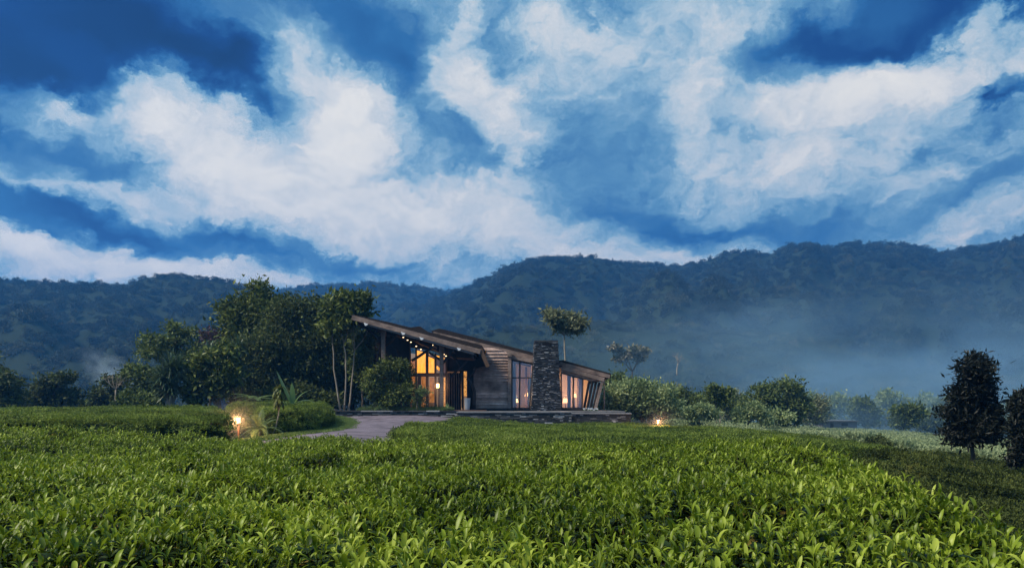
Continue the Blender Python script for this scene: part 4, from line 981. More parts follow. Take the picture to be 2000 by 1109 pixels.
def lamp_light(loc, energy, size=.12, col=(1, .60, .32), parent=None):
    l = bpy.data.lights.new('lamp_light', 'POINT'); l.energy = energy; l.shadow_soft_size = size; l.color = col
    o = bpy.data.objects.new('lamp_light', l); COL.objects.link(o); o.location = tuple(loc)
    if parent: o.parent = parent; o.location = tuple(np.array(loc)-parent_world(parent))
    return o
def table_lamp(px, py, D, label, energy, s=1.):
    c = P(px, py, D); t = thing('table_lamp', label, 'lamp', (c[0], D, TZ+.04), 'lamps lit inside the lodge')
    mb = MB(); th = np.arange(12)/12*2*PI; r0, r1 = .17*s, .11*s; h = .26*s
    V = np.vstack([np.c_[c[0]+r0*np.cos(th), D+r0*np.sin(th), np.full(12, c[2]-h/2)], np.c_[c[0]+r1*np.cos(th), D+r1*np.sin(th), np.full(12, c[2]+h/2)]])
    mb.add(V, [(i, (i+1) % 12, (i+1) % 12+12, i+12) for i in range(12)]); mb.build('lamp_shade', M['shade_lit'], t, smooth=True)
    mb = MB(); mb.tube([(c[0], D, TZ+.04), (c[0], D, TZ+.06), (c[0], D, TZ+.08), (c[0], D, c[2]-h/2-.05)], [.14, .14, .03, .02], 8); mb.build('lamp_base', M['wood_dark'], t)
    lamp_light((c[0], D-.05, c[2]+.3), energy, .1, parent=t)
table_lamp(1008, 782, 50.1, 'small lit floor lamp low behind the window left of the chimney', 130)
table_lamp(1029, 770, 52.0, 'lit lamp further inside, right pane of the window left of the chimney', 110)
table_lamp(1104.5, 782, 49.8, 'lit pale lamp at the left edge of the window right of the chimney', 100, 1.2)
table_lamp(1122, 772, 52.5, 'lit lamp behind the central bar of the window right of the chimney', 100)
c = P(855, 753, 49.7); t = thing('wall_lantern', 'square glowing lantern beside the front post of the porch', 'lantern', c)
mb = MB(); mb.box(c, (.17, .10, .27)); mb.build('lamp_glass', M['lamp_warm'], t)
mb = MB(); mb.box(c+np.array([0, .0, .16]), (.22, .15, .04)); mb.build('cap', M['wood_dark'], t); mb = MB(); mb.box(c-np.array([0, 0, .155]), (.20, .13, .03)); mb.build('base', M['wood_dark'], t); mb = MB(); mb.tube([c+np.array([0, 0, .17]), c+np.array([0, 0, .5])], .012, 5); mb.build('chain', M['wood_dark'], t)
lamp_light(c-np.array([0, .35, 0]), 28, .1, parent=t)
# pot beside the porch
def pot():
    c = P(912.5, 797, 47.2); t = thing('planter_pot', 'tall pale tapering pot standing by the folding doors', 'pot', (c[0], 47.2, TZ+.06))
    prof = [(0, .15), (.05, .16), (.5, .20), (.74, .215), (.78, .22), (.78, .18), (.70, .17)]; th = np.arange(16)/16*2*PI; V = []; F = []
    for h, r in prof: V.append(np.c_[c[0]+r*np.cos(th), 47.2+r*np.sin(th), np.full(16, TZ+.06+h)])
    for i in range(len(prof)-1):
        for k in range(16): F.append((i*16+k, i*16+(k+1) % 16, (i+1)*16+(k+1) % 16, (i+1)*16+k))
    F.append(tuple(range(15, -1, -1))); mb = MB(); mb.add(np.vstack(V), F); mb.build('body', M['pot'], t, smooth=True)
    mb = MB(); mb.add(np.c_[c[0]+.17*np.cos(th), 47.2+.17*np.sin(th), np.full(16, TZ+.06+.705)], [tuple(range(16))]); mb.build('soil', M['mortar'], t)
pot()
#@@PART4
# ------------------------------------------------------------------ bollard lamps
M['bollard'] = mat_basic('bollard_brown', (.20, .09, .05), .6, .4, 6, (.14, .065, .04))
def bollard(px, py_lamp, D, base_z, label, energy):
    c = P(px, py_lamp, D); t = thing('bollard_lamp', label, 'lamp', (c[0], D, base_z), 'garden bollard lamps')
    mb = MB(); mb.tube([(c[0], D, base_z-.05), (c[0], D, c[2]-.10)], .035, 10); mb.tube([(c[0], D, c[2]-.12), (c[0], D, c[2]-.09)], .075, 12); mb.build('post', M['bollard'], t)
    mb = MB(); mb.tube([(c[0], D, c[2]-.085), (c[0], D, c[2]-.05), (c[0], D, c[2]+.05), (c[0], D, c[2]+.08)], [.032, .042, .042, .03], 12); mb.build('lamp_glass', M['lamp_warm'], t, smooth=True)
    mb = MB(); mb.tube([(c[0], D, c[2]+.082), (c[0], D, c[2]+.10), (c[0], D, c[2]+.13)], [.085, .08, .02], 12); mb.build('cap', M['wood_dark'], t)
    lamp_light((c[0], D-.10, c[2]+.02), energy, .06, (1, .52, .22), parent=t)
bollard(466, 820, 24.6, g1((466-1000)/FP*24.6, 24.6), 'brightly lit garden bollard between two tea hedges left of the driveway', 150)
bollard(1285, 823, 43.0, P(1285, 845, 43)[2], 'small lit lamp in the tea field right of the lodge', 110)
mist('lamp_halo_mist', 466, 818, 24.6, (1.5, 1.5, 1.2), .07, (1, .95, .9), 'added mist ball giving the left bollard its halo', 1.0)  # mist balls added to spread the two lamps' light into halos
mist('lamp_halo_mist', 1285, 822, 43.0, (1.5, 1.5, 1.2), .07, (1, .95, .9), 'added mist ball giving the right lamp its halo', 1.0)

# ------------------------------------------------------------------ garden trees left of the lodge
GT = 'trees in the garden left of the lodge'
tree('broadleaf_tree', 'tall broadleaf tree poking above the ridge, highest crown left of the lodge', 'tree', 508, 53, 800,
     [(498, 580, 34, 28), (460, 605, 34, 28), (530, 612, 34, 30), (515, 610, 30, 24), (476, 640, 40, 26), (530, 640, 34, 30), (500, 680, 48, 40), (452, 628, 18, 16), (545, 600, 12, 10)],
     M['leaf_glossy'], M['bark'], 16000, .33, .15, .6, .22, GT, .5, .0, .5, 1)
tree('evergreen_tree', 'dense dark evergreen mass in the middle of the garden grove', 'tree', 590, 51.5, 800,
     [(578, 604, 42, 28), (622, 604, 40, 30), (650, 612, 30, 34), (548, 632, 40, 38), (645, 650, 40, 40), (610, 660, 50, 46), (560, 700, 50, 50), (620, 720, 48, 48), (575, 755, 52, 36)],
     M['leaf_dark'], M['bark'], 30000, .27, .115, .6, .25, GT, .5, .15, .5, 2, per=10)
tree('evergreen_tree', 'dark shaggy tree left of the grove, lower and wider', 'tree', 475, 50.5, 800,
     [(470, 690, 44, 40), (430, 700, 34, 34), (530, 680, 40, 44), (500, 735, 44, 40), (455, 745, 34, 40), (520, 770, 40, 24)],
     M['leaf_dark'], M['bark'], 20000, .26, .11, .55, .2, GT, .55, .15, .5, 3, per=10)
tree('evergreen_tree', 'shadowy tree filling the gap behind the three pale stems', 'tree', 690, 56, 800,
     [(670, 650, 40, 36), (650, 710, 44, 50), (700, 700, 40, 50), (660, 770, 50, 30), (715, 760, 28, 40), (720, 680, 16, 26)],
     M['leaf_dark'], M['bark'], 12000, .34, .15, .5, .2, GT, .6, .1, .5, 4, per=10)
tree('slender_tree', 'slim tree with pale stems and tufted crown leaning over the roof end', 'tree', 671, 47.5, 800,
     [(668, 592, 26, 20), (698, 592, 24, 20), (650, 612, 22, 22), (690, 618, 26, 18), (712, 606, 12, 10), (660, 635, 26, 14)],
     M['leaf_glossy'], M['bark_pale'], 6500, .42, .16, .5, .06, GT, .45, .1, .5, 5,
     trunks=[((665, 0), (648, 640)), ((672, 0), (671, 672)), ((680, 0), (692, 684))])
tree('shrub_tree', 'small shaded tree tucked under the raised roof end', 'tree', 708, 49.2, 800,
     [(700, 668, 18, 14), (722, 664, 16, 12), (712, 690, 20, 18), (700, 720, 16, 26)], M['leaf_mid'], M['bark'], 3000, .3, .14, .35, .06, GT, .5, 0, .5, 6)
tree('broadleaf_tree', 'broad olive tree with pale leaf tips behind the spiky palm lily', 'tree', 335, 56, 800,
     [(296, 668, 24, 12), (335, 645, 24, 13), (365, 655, 18, 12), (380, 680, 16, 12), (318, 688, 40, 14), (355, 700, 34, 18), (278, 682, 12, 8), (345, 665, 30, 12)],
     M['leaf_red'] if False else M['leaf_mid'], M['bark'], 4800, .34, .15, .42, .2, GT, .4, 0, .55, 7, per=12)
tree('flowering_tree', 'sparse reddish brown tree between the olive tree and the grove', 'tree', 408, 60, 800,
     [(400, 665, 26, 16), (425, 660, 20, 14), (412, 690, 28, 18)], M['leaf_red'], M['bark'], 3000, .26, .12, .5, .12, GT, .5, 0, .55, 8)
tree('papaya_like_tree', 'light green tree with forked pale trunk in front of the grove', 'tree', 429, 46, 797,
     [(405, 700, 26, 20), (435, 690, 24, 20), (395, 735, 28, 26), (440, 735, 28, 34), (385, 765, 22, 22), (420, 760, 24, 16)],
     M['leaf_glossy'], M['bark_pale'], 7000, .34, .16, .45, .11, GT, .5, .1, .3, 9, trunks=[((429, 0), (430, 765)), ((428, 0), (404, 756))])
tree('broadleaf_tree', 'layered dark tree stretching left from the palm lily', 'tree', 305, 53, 800,
     [(265, 722, 26, 9), (285, 740, 30, 14), (275, 765, 34, 18), (310, 760, 30, 34), (300, 785, 36, 16), (250, 728, 14, 5)],
     M['leaf_mid'], M['bark'], 8000, .30, .14, .4, .16, GT, .5, .1, .5, 10)
tree('umbrella_tree', 'small flat-topped dark tree behind the bare pale tree', 'tree', 222, 62, 803,
     [(220, 745, 28, 9), (250, 738, 14, 6), (195, 770, 26, 10), (230, 765, 20, 10), (205, 785, 22, 10)], M['leaf_dark'], M['bark'], 3600, .3, .15, .35, .08, GT, .5, 0, .5, 11)
tree('umbrella_tree', 'spreading flat-crowned tree near the left edge, branches reaching right', 'tree', 95, 60, 806,
     [(110, 742, 36, 10), (135, 738, 22, 6), (85, 762, 30, 16), (120, 775, 34, 16), (70, 785, 34, 14), (110, 795, 40, 12)], M['leaf_dark'], M['bark'], 7500, .3, .15, .4, .12, GT, .5, 0, .5, 12)
tree('evergreen_tree', 'heavy dark tree cut by the left edge of the picture', 'tree', 5, 55, 806,
     [(10, 745, 46, 20), (-30, 760, 46, 36), (20, 780, 36, 28), (-60, 730, 60, 50)], M['leaf_dark'], M['bark'], 9000, .32, .15, .45, .2, GT, .55, 0, .5, 13, per=10)
tree('bush', 'low dark bushes closing the gap between left trees', 'bush', 165, 64, 803, [(165, 790, 22, 12), (190, 795, 24, 10), (145, 792, 22, 12)], M['leaf_mid'], M['bark'], 2500, .28, .14, .35, .06, GT, .55, 0, .5, 14)
tree('bush', 'rounded leafy bush under the layered tree, left of the palm lily trunk', 'bush', 262, 50, 803, [(262, 782, 30, 18), (240, 788, 20, 14), (290, 790, 20, 12)], M['leaf_mid'], M['bark'], 4000, .26, .13, .35, .06, GT, .55, 0, .5, 15)
tree('bush', 'dark undergrowth at the foot of the grove behind the ferns', 'bush', 500, 48.5, 800, [(480, 780, 36, 22), (530, 785, 40, 20), (590, 780, 44, 24), (640, 785, 26, 18)], M['leaf_dark'], M['bark'], 9000, .28, .13, .35, .06, GT, .6, 0, .5, 16, depth=.5)

def bare_tree(px, D, base_py, top_py, spread, label, r=.09, seed=0, group=None, name='bare_tree'):
    rg = np.random.default_rng(seed); a = P(px, base_py, D); t = thing(name, label, 'tree', a, group)
    mb = MB(); f = P(px+2, base_py-(base_py-top_py)*.55, D); limb(mb, a, f, r, r*.7, rg, .03, 8, 6); mb.build('trunk', M['bark_pale'], t, smooth=True)
    mb = MB()
    for i in range(6):
        tip = P(px+(i/5-.5)*2*spread, top_py+rg.uniform(0, .3)*(base_py-top_py)*.4, D+rg.uniform(-1, 1)*.6*spread/FP*D)
        pts = limb(mb, f, tip, r*.5, r*.12, rg, .10, 5, 6)
        for q in range(4):
            e = pts[rg.integers(2, 6)]; limb(mb, e, e+rg.normal(size=3)*.35*(tip[2]-f[2])+np.array([0, 0, .15*(tip[2]-f[2])]), r*.16, r*.05, rg, .1, 4, 4)
    mb.build('branches', M['bark_pale'], t, smooth=True)
bare_tree(224, 52, 802, 728, 22, 'slim leafless pale tree standing alone left of the garden grove', .075, 3)
# dracaena: heads of strap leaves on a stout trunk
def spiky(px, D, base_py, heads, leafmat, label, name, cat, L_, W_, n, trunk_r, trunkmat='bark_pale', droop=1.5, seed=0, group=None, lowtrunk=None):
    rg = np.random.default_rng(seed); a = P(px, base_py, D); t = thing(name, label, cat, a, group); o = np.array(a)
    mb = MB(); V = []; F = []; k = 0
    for (hx, hy, s) in heads:
        h = P(hx, hy, D); h[1] += rg.uniform(-.3, .3); limb(mb, a-np.array([0, 0, .1]), h, trunk_r, trunk_r*.7, rg, .03, 8, 6)
        for i in range(n):
            az = rg.random()*2*PI; el = R(rg.uniform(-35, 88)); d = [math.cos(az)*math.cos(el), math.sin(az)*math.cos(el), math.sin(el)]
            v, f = strap(h+rg.normal(size=3)*.05+np.array([0, 0, -rg.random()*.5*s]), d, L_*s*rg.uniform(.75, 1.1), W_, droop*rg.uniform(.5, 1.2), 5, .2)
            V.append(v-o); F += [tuple(j+k for j in q) for q in f]; k += len(v)
    mesh_obj('leaves', np.vstack(V), F, leafmat, t); mb.build('trunk', M[trunkmat], t, smooth=True); return t
M['spike'] = mat_leaf('spiky_leaf', (.022, .046, .024), (.11, .17, .085), .15, .35, .5, .8)
M['spike_pale'] = mat_leaf('pale_spiky_leaf', (.06, .12, .04), (.17, .25, .09), .25, .4, .5, .8)
spiky(331, 45, 802, [(333, 712, 1.0), (345, 722, .9), (322, 735, .85), (338, 752, .85), (318, 765, .6)], M['spike'], 'tall palm lily with bursts of long spiky leaves on a pale trunk', 'palm_lily', 'tree', 1.3, .085, 190, .14, droop=.75)
spiky(470, 47.5, 800, [(455, 690, 1.0), (478, 720, .9), (465, 672, .8)], M['spike'], 'spiky leaved plant half buried in the left face of the grove', 'palm_lily', 'tree', 1.1, .08, 70, .07, 'bark', seed=3)
spiky(430, 48.0, 800, [(398, 690, .8), (412, 682, .8)], M['spike'], 'pale spiky heads rising above the forked trunk tree', 'palm_lily', 'tree', 1.0, .09, 60, .05, 'bark', seed=4)
# fronds
def frond(V, F, k, base, az, el, L_, droop, leaflet, n=22, width=.035):
    d = np.array([math.cos(az)*math.cos(el), math.sin(az)*math.cos(el), math.sin(el)]); p = np.array(base, float); pts = [p.copy()]; ds = [d.copy()]
    for i in range(n):
        p = p+d*L_/n; d = unit(d+np.array([0, 0, -droop/n])); pts.append(p.copy()); ds.append(d.copy())
    for i in range(1, n):
        t = i/n; s = unit(np.cross(ds[i], [0, 0, 1.])); l = leaflet*math.sin(PI*min(1, .12+t*.86))**.8
        for sg in (-1, 1):
            b = pts[i]; e = unit(s*sg+ds[i]*.5+np.array([0, 0, -.25])); w = ds[i]*width
            V.append(np.array([b-w*.4, b+e*l*.5+w*.5, b+e*l, b+e*l*.5-w*.5])); F.append((k, k+1, k+2, k+3)); k += 4
        w = s*.008; V.append(np.array([pts[i-1]-w, pts[i-1]+w, pts[i]+w, pts[i]-w])); F.append((k, k+1, k+2, k+3)); k += 4
    return k
def fern(px, D, base_py, head_py, n, L_, leaflet, label, name, cat='fern', el=(10, 65), droop=1.4, mat='frond', trunk=None, seed=0, group=None, width=.05):
    rg = np.random.default_rng(seed); a = P(px, base_py, D); h = P(px, head_py, D); t = thing(name, label, cat, a, group); V = []; F = []; k = 0
    for i in range(n):
        k = frond(V, F, k, h, i/n*2*PI+rg.normal()*.2, R(rg.uniform(*el)), L_*rg.uniform(.8, 1.15), droop*rg.uniform(.7, 1.2), leaflet, 24, width)
    mesh_obj('fronds', np.vstack(V)-np.array(a), F, M[mat], t)
    mb = MB(); mb.tube([a-np.array([0, 0, .1]), h], [.07, .06], 8); mb.build('stem', M['bark'], t)
fern(498, 42, 800, 779, 13, 1.6, .26, 'spreading tree fern with pale flat fronds behind the lit bollard', 'tree_fern', el=(5, 35), droop=.9, seed=2)
fern(508, 25.6, 853, 840, 26, .95, .15, 'feathery cycad fern in front of the hedge right of the lit bollard', 'cycad', 'plant', (5, 75), 1.7, seed=1, width=.03)
# banana plant
def paddle(mb, base, d, L_, W, droop):
    v, f = strap(base, d, L_, W, droop, 9, -.12); mb.add(v, f)
def banana():
    D = 31.5; a = P(572, 806, D); t = thing('banana_plant', 'banana plant behind the hedge with one tall upright paddle leaf', 'plant', a)
    M['banana'] = mat_leaf('banana_leaf', (.06, .12, .03), (.15, .23, .06), .35, .35, .5, .6)
    for (dx, dz, L_, W, dr) in ((-.45, 1, 1.75, .34, .15), (.75, .9, 1.15, .27, 1.9), (.35, 1, 1.0, .26, 1.5), (-.75, .7, .9, .24, 1.4), (.95, .5, .9, .24, 1.2), (-.1, 1, 1.1, .25, .5)):
        mb = MB(); paddle(mb, P(572, 793, D), [dx, rng.uniform(-.3, .3), dz], L_, W, dr); mb.build('leaf', M['banana'], t)
    mb = MB(); mb.tube([a-np.array([0, 0, .2]), P(572, 790, D)], [.09, .06], 8); mb.build('stem', M['frond'], t)
banana()
# cordyline with hanging rosette on a thin curved stem
def cordyline():
    D = 26.2; a = P(533, 850, D); t = thing('cabbage_plant', 'thin curved stem carrying a drooping rosette of broad leaves beside the hedge', 'plant', a); rg = np.random.default_rng(8)
    mb = MB(); q = np.array([P(533, 850, D), P(539, 832, D), P(544, 810, D), P(546, 790, D), P(545, 768, D)]); mb.tube(q, [.028, .024, .020, .018, .014], 8); mb.build('stem', M['bark_pale'], t, smooth=True)
    V = []; F = []; k = 0
    for i in range(150):
        h = P(545, rg.uniform(757, 792), D); az = rg.random()*2*PI; el = R(rg.uniform(-25, 45))
        v, f = strap(h, [math.cos(az)*math.cos(el), math.sin(az)*math.cos(el), math.sin(el)], rg.uniform(.26, .40), .10, 3.0, 5, .2); V.append(v-np.array(a)); F += [tuple(j+k for j in z) for z in f]; k += len(v)
    for i in range(6):
        v, f = strap(P(545, 762, D), [rg.normal()*.3, rg.normal()*.3, 1], .26, .07, .3, 4, .2); V.append(v-np.array(a)); F += [tuple(j+k for j in z) for z in f]; k += len(v)
    mesh_obj('leaves', np.vstack(V), F, M['leaf_glossy'], t)
cordyline()

# ------------------------------------------------------------------ planting in front of the lodge
tree('shrub', 'big rounded shrub hiding the left half of the porch', 'shrub', 755, 46.2, 800,
     [(738, 732, 28, 24), (768, 720, 30, 22), (792, 728, 18, 24), (722, 752, 18, 24), (758, 768, 44, 30), (797, 765, 14, 30)], M['leaf_glossy'], M['bark'], 11000, .19, .085, .30, .05, 'plants in the bed before the lodge', .5, .1, .3, 20, base_z=TZ, twigs=7, depth=.5)
tree('shrub', 'small fresh green shrub lit by the amber window', 'shrub', 822, 45.9, 800, [(818, 775, 14, 14), (826, 765, 9, 10), (812, 790, 14, 8)], M['leaf_pale'], M['bark'], 1500, .16, .07, .2, .02, 'plants in the bed before the lodge', .4, 0, .3, 21, base_z=TZ, depth=.6)
fern(815, 45.75, 800, 768, 8, .8, .13, 'small fern arching across the lit windows', 'fern', el=(0, 40), droop=.8, seed=5, group='plants in the bed before the lodge')
for i, (x, py_, s, lab) in enumerate(((741, 797, 1.0, 'clump of pale sword-shaped leaves at the left foot of the big shrub'), (852, 798, .8, 'strappy clump under the porch lantern'), (873, 798, .9, 'strappy clump at the right end of the flower bed'), (724, 799, .8, 'small strappy clump nearest the pale stems'))):
    spiky(x, 45.8, 801, [(x, py_, .75*s)], M['spike_pale'], lab, 'sword_leaf_plant', 'plant', .75, .05, 40, .02, 'bark', 1.2, seed=30+i, group='plants in the bed before the lodge')
# low ground cover in the bed
rg = np.random.default_rng(9); n = 700
bx = rg.uniform(P(700, 0, 46)[0], P(882, 0, 46)[0], n); by = rg.uniform(45.65, 46.6, n)
M['bedleaf'] = mat_leaf('bed_leaf', (.03, .06, .02), (.12, .18, .06), .3, .5, .3, 1, True)
tf = [grass_tuft(60+i, .22, 40, .12, 'bedleaf') for i in range(3)]
for o_ in tf: pass
scatter('ground_cover', np.zeros((0, 3)), np.zeros((0, 4), int), M['bedleaf'], np.c_[bx, by, np.full(n, TZ)], np.c_[np.zeros((n, 2)), rg.random(n)*6], rg.uniform(.5, 1.7, n), rg.integers(0, 3, n), tf, 'tufted ground cover along the bed above the dark wall', 'plants')
def flowers():
    rg = np.random.default_rng(3); a = P(1152, 797, 48.0); V = []; F = []; mi = []; k = 0
    for i in range(46):
        c = np.array([a[0]+rg.uniform(-.55, .55), 48.0+rg.uniform(-.2, .2), TZ+rg.uniform(.06, .2)])
        V.append(np.array([c-[.006, 0, .2], c+[.006, 0, -.2], c+[.006, 0, 0], c-[.006, 0, 0]])); F.append((k, k+1, k+2, k+3)); mi.append(1); k += 4
        for q in range(5):
            th = q/5*2*PI; d = np.array([math.cos(th), -.4, math.sin(th)])*.035; s = np.array([-math.sin(th), 0, math.cos(th)])*.014
            V.append(np.array([c, c+d*.6+s, c+d, c+d*.6-s])); F.append((k, k+1, k+2, k+3)); mi.append(0); k += 4
    o = mesh_obj('flowers', np.vstack(V), F, [M['white_metal'], M['frond']], matidx=mi); tag(o, 'low patch of tiny white flowers at the foot of the slanting slats', 'flowers', None, 'stuff')
flowers()

# ------------------------------------------------------------------ trees right of and behind the lodge
RT = 'trees and bushes right of the lodge'
if True: tree('tufted_tree', 'thin straight tree with a heart-shaped crown above the chimney', 'tree', 1102, 62, 800,
     [(1083, 620, 17, 12), (1112, 622, 18, 11), (1134, 630, 12, 8), (1098, 636, 20, 11), (1122, 641, 14, 7), (1071, 611, 8, 6)], M['leaf_olive'], M['bark_pale'], 5200, .40, .13, .42, .09, RT, .3, .3, .5, 30,
     trunks=[((1102, 0), (1102, 655))], twigs=8)
tree('bush', 'large rounded green bush touching the right end of the lodge', 'bush', 1255, 57, 822,
     [(1200, 775, 26, 28), (1240, 765, 40, 28), (1285, 770, 34, 26), (1220, 795, 40, 22), (1270, 795, 44, 24), (1310, 795, 22, 20), (1180, 800, 18, 24)], M['leaf_pale'], M['bark'], 16000, .26, .13, .38, .1, RT, .6, 0, .4, 31, per=12)
tree('bush', 'smaller grey green bush behind the right shoulder of the large one', 'bush', 1350, 66, 822, [(1335, 780, 28, 22), (1360, 795, 24, 22)], M['leaf_mid'], M['bark'], 4500, .28, .14, .4, .1, RT, .55, 0, .4, 32)
tree('bush', 'low bush with bright rounded tips left of the twin stems', 'bush', 1365, 60, 824, [(1350, 805, 22, 14), (1372, 803, 22, 14), (1392, 808, 16, 12)], M['leaf_pale'], M['bark'], 3500, .24, .12, .3, .08, RT, .55, 0, .4, 33)
tree('slender_tree', 'pair of thin pale stems sharing one open crown', 'tree', 1402, 62, 826, [(1392, 765, 16, 14), (1415, 770, 18, 16), (1400, 785, 16, 12)], M['leaf_mid'], M['bark_pale'], 2600, .3, .14, .35, .07, RT, .4, 0, .5, 34,
     trunks=[((1400, 0), (1398, 785)), ((1407, 0), (1408, 788))])
tree('broadleaf_tree', 'largest rounded tree right of the lodge, its crown a hazy green dome', 'tree', 1510, 74, 822,
     [(1530, 768, 44, 28), (1480, 778, 40, 26), (1560, 790, 28, 28), (1500, 800, 50, 24), (1460, 805, 24, 18), (1545, 812, 36, 16)], M['leaf_mid'], M['bark'], 13000, .36, .17, .5, .2, RT, .6, 0, .5, 35, per=12)
tree('bush', 'pale silvery bush with rounded clumps in front of the dome-shaped tree', 'bush', 1460, 62, 827, [(1445, 810, 22, 14), (1475, 803, 24, 14), (1490, 815, 16, 12)], M['leaf_pale'], M['bark'], 4500, .24, .12, .3, .08, RT, .5, 0, .4, 36)
tree('bush', 'leafy bush with upright leaves at the right foot of the dome-shaped tree', 'bush', 1520, 64, 828, [(1515, 812, 14, 10), (1535, 815, 16, 10), (1505, 820, 14, 8)], M['leaf_pale'], M['bark'], 2000, .34, .13, .3, .05, RT, .5, 0, .4, 37)
belt = [(1300, 72, 826, [(1290, 785, 22, 14), (1318, 772, 10, 20), (1330, 800, 20, 16), (1275, 800, 18, 14)], 'leaf_olive', 'ragged olive shrub mass showing over the right shoulder of the large bush'),
 (1380, 78, 826, [(1372, 778, 12, 12), (1390, 792, 22, 18), (1365, 805, 18, 12), (1425, 795, 14, 22)], 'leaf_mid', 'uneven scrub filling the gap behind the twin pale stems'),
 (1440, 82, 826, [(1430, 776, 10, 16), (1450, 795, 18, 20), (1425, 812, 20, 10)], 'leaf_olive', 'narrow upright scrub at the left flank of the dome-shaped tree'),
 (1580, 84, 828, [(1575, 800, 18, 20), (1598, 790, 12, 18), (1590, 815, 26, 12)], 'leaf_olive', 'tangled scrub stepping down from the dome-shaped tree to the hut'),
 (1215, 70, 826, [(1195, 752, 12, 14), (1222, 760, 18, 14), (1208, 740, 8, 10)], 'leaf_mid', 'tall loose shrub top rising behind the left end of the large bush')]
for k, (x, D, by_, bl, mt, lab) in enumerate(belt):
    tree('scrub', lab, 'bush', x, D, by_, bl, M[mt], M['bark'], 3800, .34, .13, .6, .07, RT, .35, 0, .4, 140+k, per=9, twigs=8)
MT = 'misty trees beyond the far slope'
specs = [(1600, 100, 826, 20, 40), (1635, 112, 826, 26, 50), (1685, 105, 830, 22, 46), (1730, 112, 832, 28, 60), (1765, 96, 838, 24, 40), (1790, 112, 838, 30, 62), (1830, 106, 845, 26, 56), (1865, 116, 845, 32, 60), (1905, 108, 850, 26, 54), (1950, 120, 852, 34, 64), (1990, 110, 860, 30, 60), (1330, 92, 826, 24, 46), (1425, 96, 824, 22, 50), (1580, 96, 828, 24, 54), (2040, 110, 860, 34, 60)]
looks = ['tallest crown', 'thin hazy crown', 'pale rounded crown', 'grey tangled crown', 'low crown']
places = ['directly left of the small hut', 'behind the left half of the small hut', 'just right of the small hut', 'rising second right of the hut', 'short and pale, midway between hut and dark tree', 'broad, left of the dark tree by a crown width', 'half touching the left outline of the dark tree', 'mostly hidden by the dark tree', 'hidden behind the right half of the dark tree', 'showing in the gap between the two dark trees', 'behind the dark tree at the right edge', 'behind the bush with bright tips', 'behind the twin stems', 'right shoulder of the dome-shaped tree', 'past the right edge']
for i, (x, D, by_, rx, hh) in enumerate(specs):
    r_ = np.random.default_rng(i+70)
    bl = [(x+r_.uniform(-.9, .9)*rx, by_-hh*r_.uniform(.12, .98), rx*r_.uniform(.4, .75), hh*r_.uniform(.14, .26)) for _ in range(10)]
    tree('hazy_tree', 'hazy %s tree %s' % (('grey green', 'blue green', 'pale green')[i % 3], places[i]), 'tree', x, D, by_, bl, (M['leaf_mid'], M['leaf_pale'])[i % 2], (M['bark'], M['bark_pale'])[i % 2], 5200, .46, .22, .7, .12, MT, .5, 0, .4, 70+i, twigs=4)
tree('flowering_tree', 'tree topped with pale cream blossom on the slope above the large bush', 'tree', 1235, 105, 770,
     [(1205, 682, 13, 7), (1240, 683, 16, 4), (1260, 686, 8, 4), (1222, 695, 16, 5), (1250, 700, 12, 6), (1210, 700, 12, 6)], M['leaf_pale'] if False else mat_leaf('cream_blossom', (.05, .07, .03), (.22, .20, .13), .2, .6, .3, .4, False, (.42, .36, .26)), M['bark'], 2600, .42, .26, .45, .14, RT, .5, 0, .5, 50, trunks=[((1235, 0), (1235, 725))])
bare_tree(1322, 112, 733, 690, 9, 'white leafless tree on the forest slope right of the blossom tree', .13, 9)
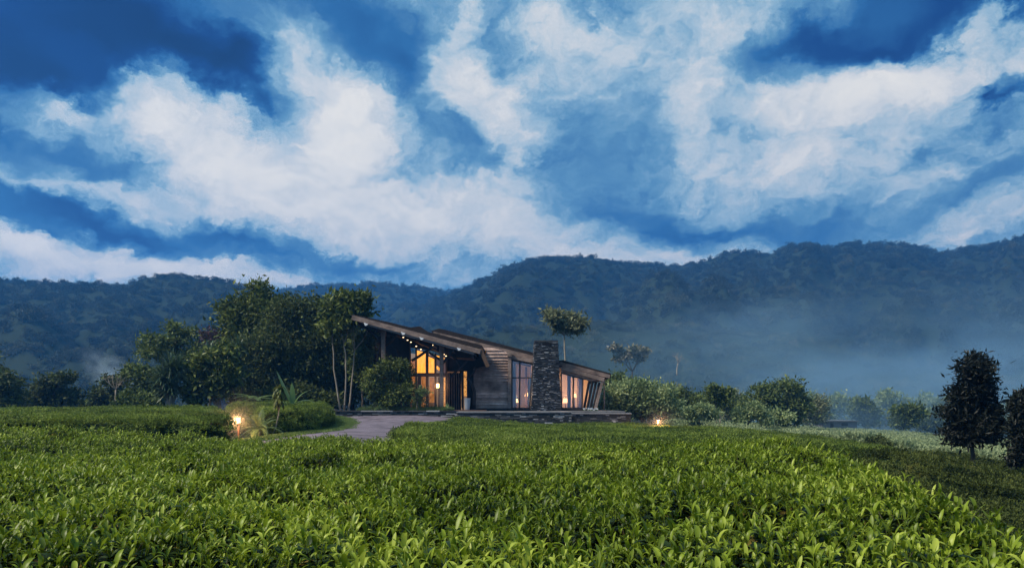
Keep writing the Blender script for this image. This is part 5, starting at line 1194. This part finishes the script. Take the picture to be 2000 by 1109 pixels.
# dark trees on the right
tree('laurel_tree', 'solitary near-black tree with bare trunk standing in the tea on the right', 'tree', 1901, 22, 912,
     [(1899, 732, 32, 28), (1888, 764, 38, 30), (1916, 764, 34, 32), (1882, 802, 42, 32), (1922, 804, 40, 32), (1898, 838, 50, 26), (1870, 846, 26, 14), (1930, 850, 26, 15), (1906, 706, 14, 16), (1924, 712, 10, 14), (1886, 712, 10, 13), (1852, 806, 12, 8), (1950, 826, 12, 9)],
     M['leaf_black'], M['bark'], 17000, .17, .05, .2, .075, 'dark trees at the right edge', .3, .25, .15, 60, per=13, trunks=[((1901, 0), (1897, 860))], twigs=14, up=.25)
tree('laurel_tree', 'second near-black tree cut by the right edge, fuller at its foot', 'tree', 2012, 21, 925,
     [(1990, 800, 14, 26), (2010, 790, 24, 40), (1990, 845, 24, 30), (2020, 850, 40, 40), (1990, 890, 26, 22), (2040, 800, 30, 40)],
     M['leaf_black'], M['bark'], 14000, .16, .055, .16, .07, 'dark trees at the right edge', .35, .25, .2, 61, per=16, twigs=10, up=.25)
tree('shrub', 'two small dark round shrubs peeping over the tea ridge', 'shrub', 1715, 38, 872, [(1700, 861, 9, 6), (1724, 858, 13, 9), (1715, 867, 24, 6)], M['leaf_dark'], M['bark'], 2200, .14, .08, .14, .04, None, .5, 0, .5, 62, base_z=-1.0)

# ------------------------------------------------------------------ the small hut in the mist
def hut():
    D = 92; a = P(1640, 834, D); t = thing('hut', 'small grey hut with flat pale roof on the misty slope', 'building', a)
    M['hut_wall'] = mat_basic('hut_wall', (.16, .15, .16), .9, .2, 2, (.2, .19, .2)); M['hut_roof'] = mat_basic('hut_roof', (.12, .125, .135), .6, .4, 2, (.10, .105, .115))
    mb = MB(); mb.prism([(1606, 822.5), (1674, 822.5), (1674, 838), (1606, 838)], D, D+4); mb.build('wall', M['hut_wall'], t)
    mb = MB(); mb.prism([(1602, 820.6), (1677, 821.0), (1677, 822.6), (1602, 822.4)], D-.5, D+4.5); mb.build('roof', M['hut_roof'], t)
    mb = MB(); mb.prism(rect(1622, 826, 1628, 837.5), D-.05, D-.01); mb.build('door', M['wood_dark'], t)
    mb = MB(); mb.prism(rect(1644, 826, 1656, 831), D-.05, D-.01); mb.build('window', M['wood_dark'], t)
hut()
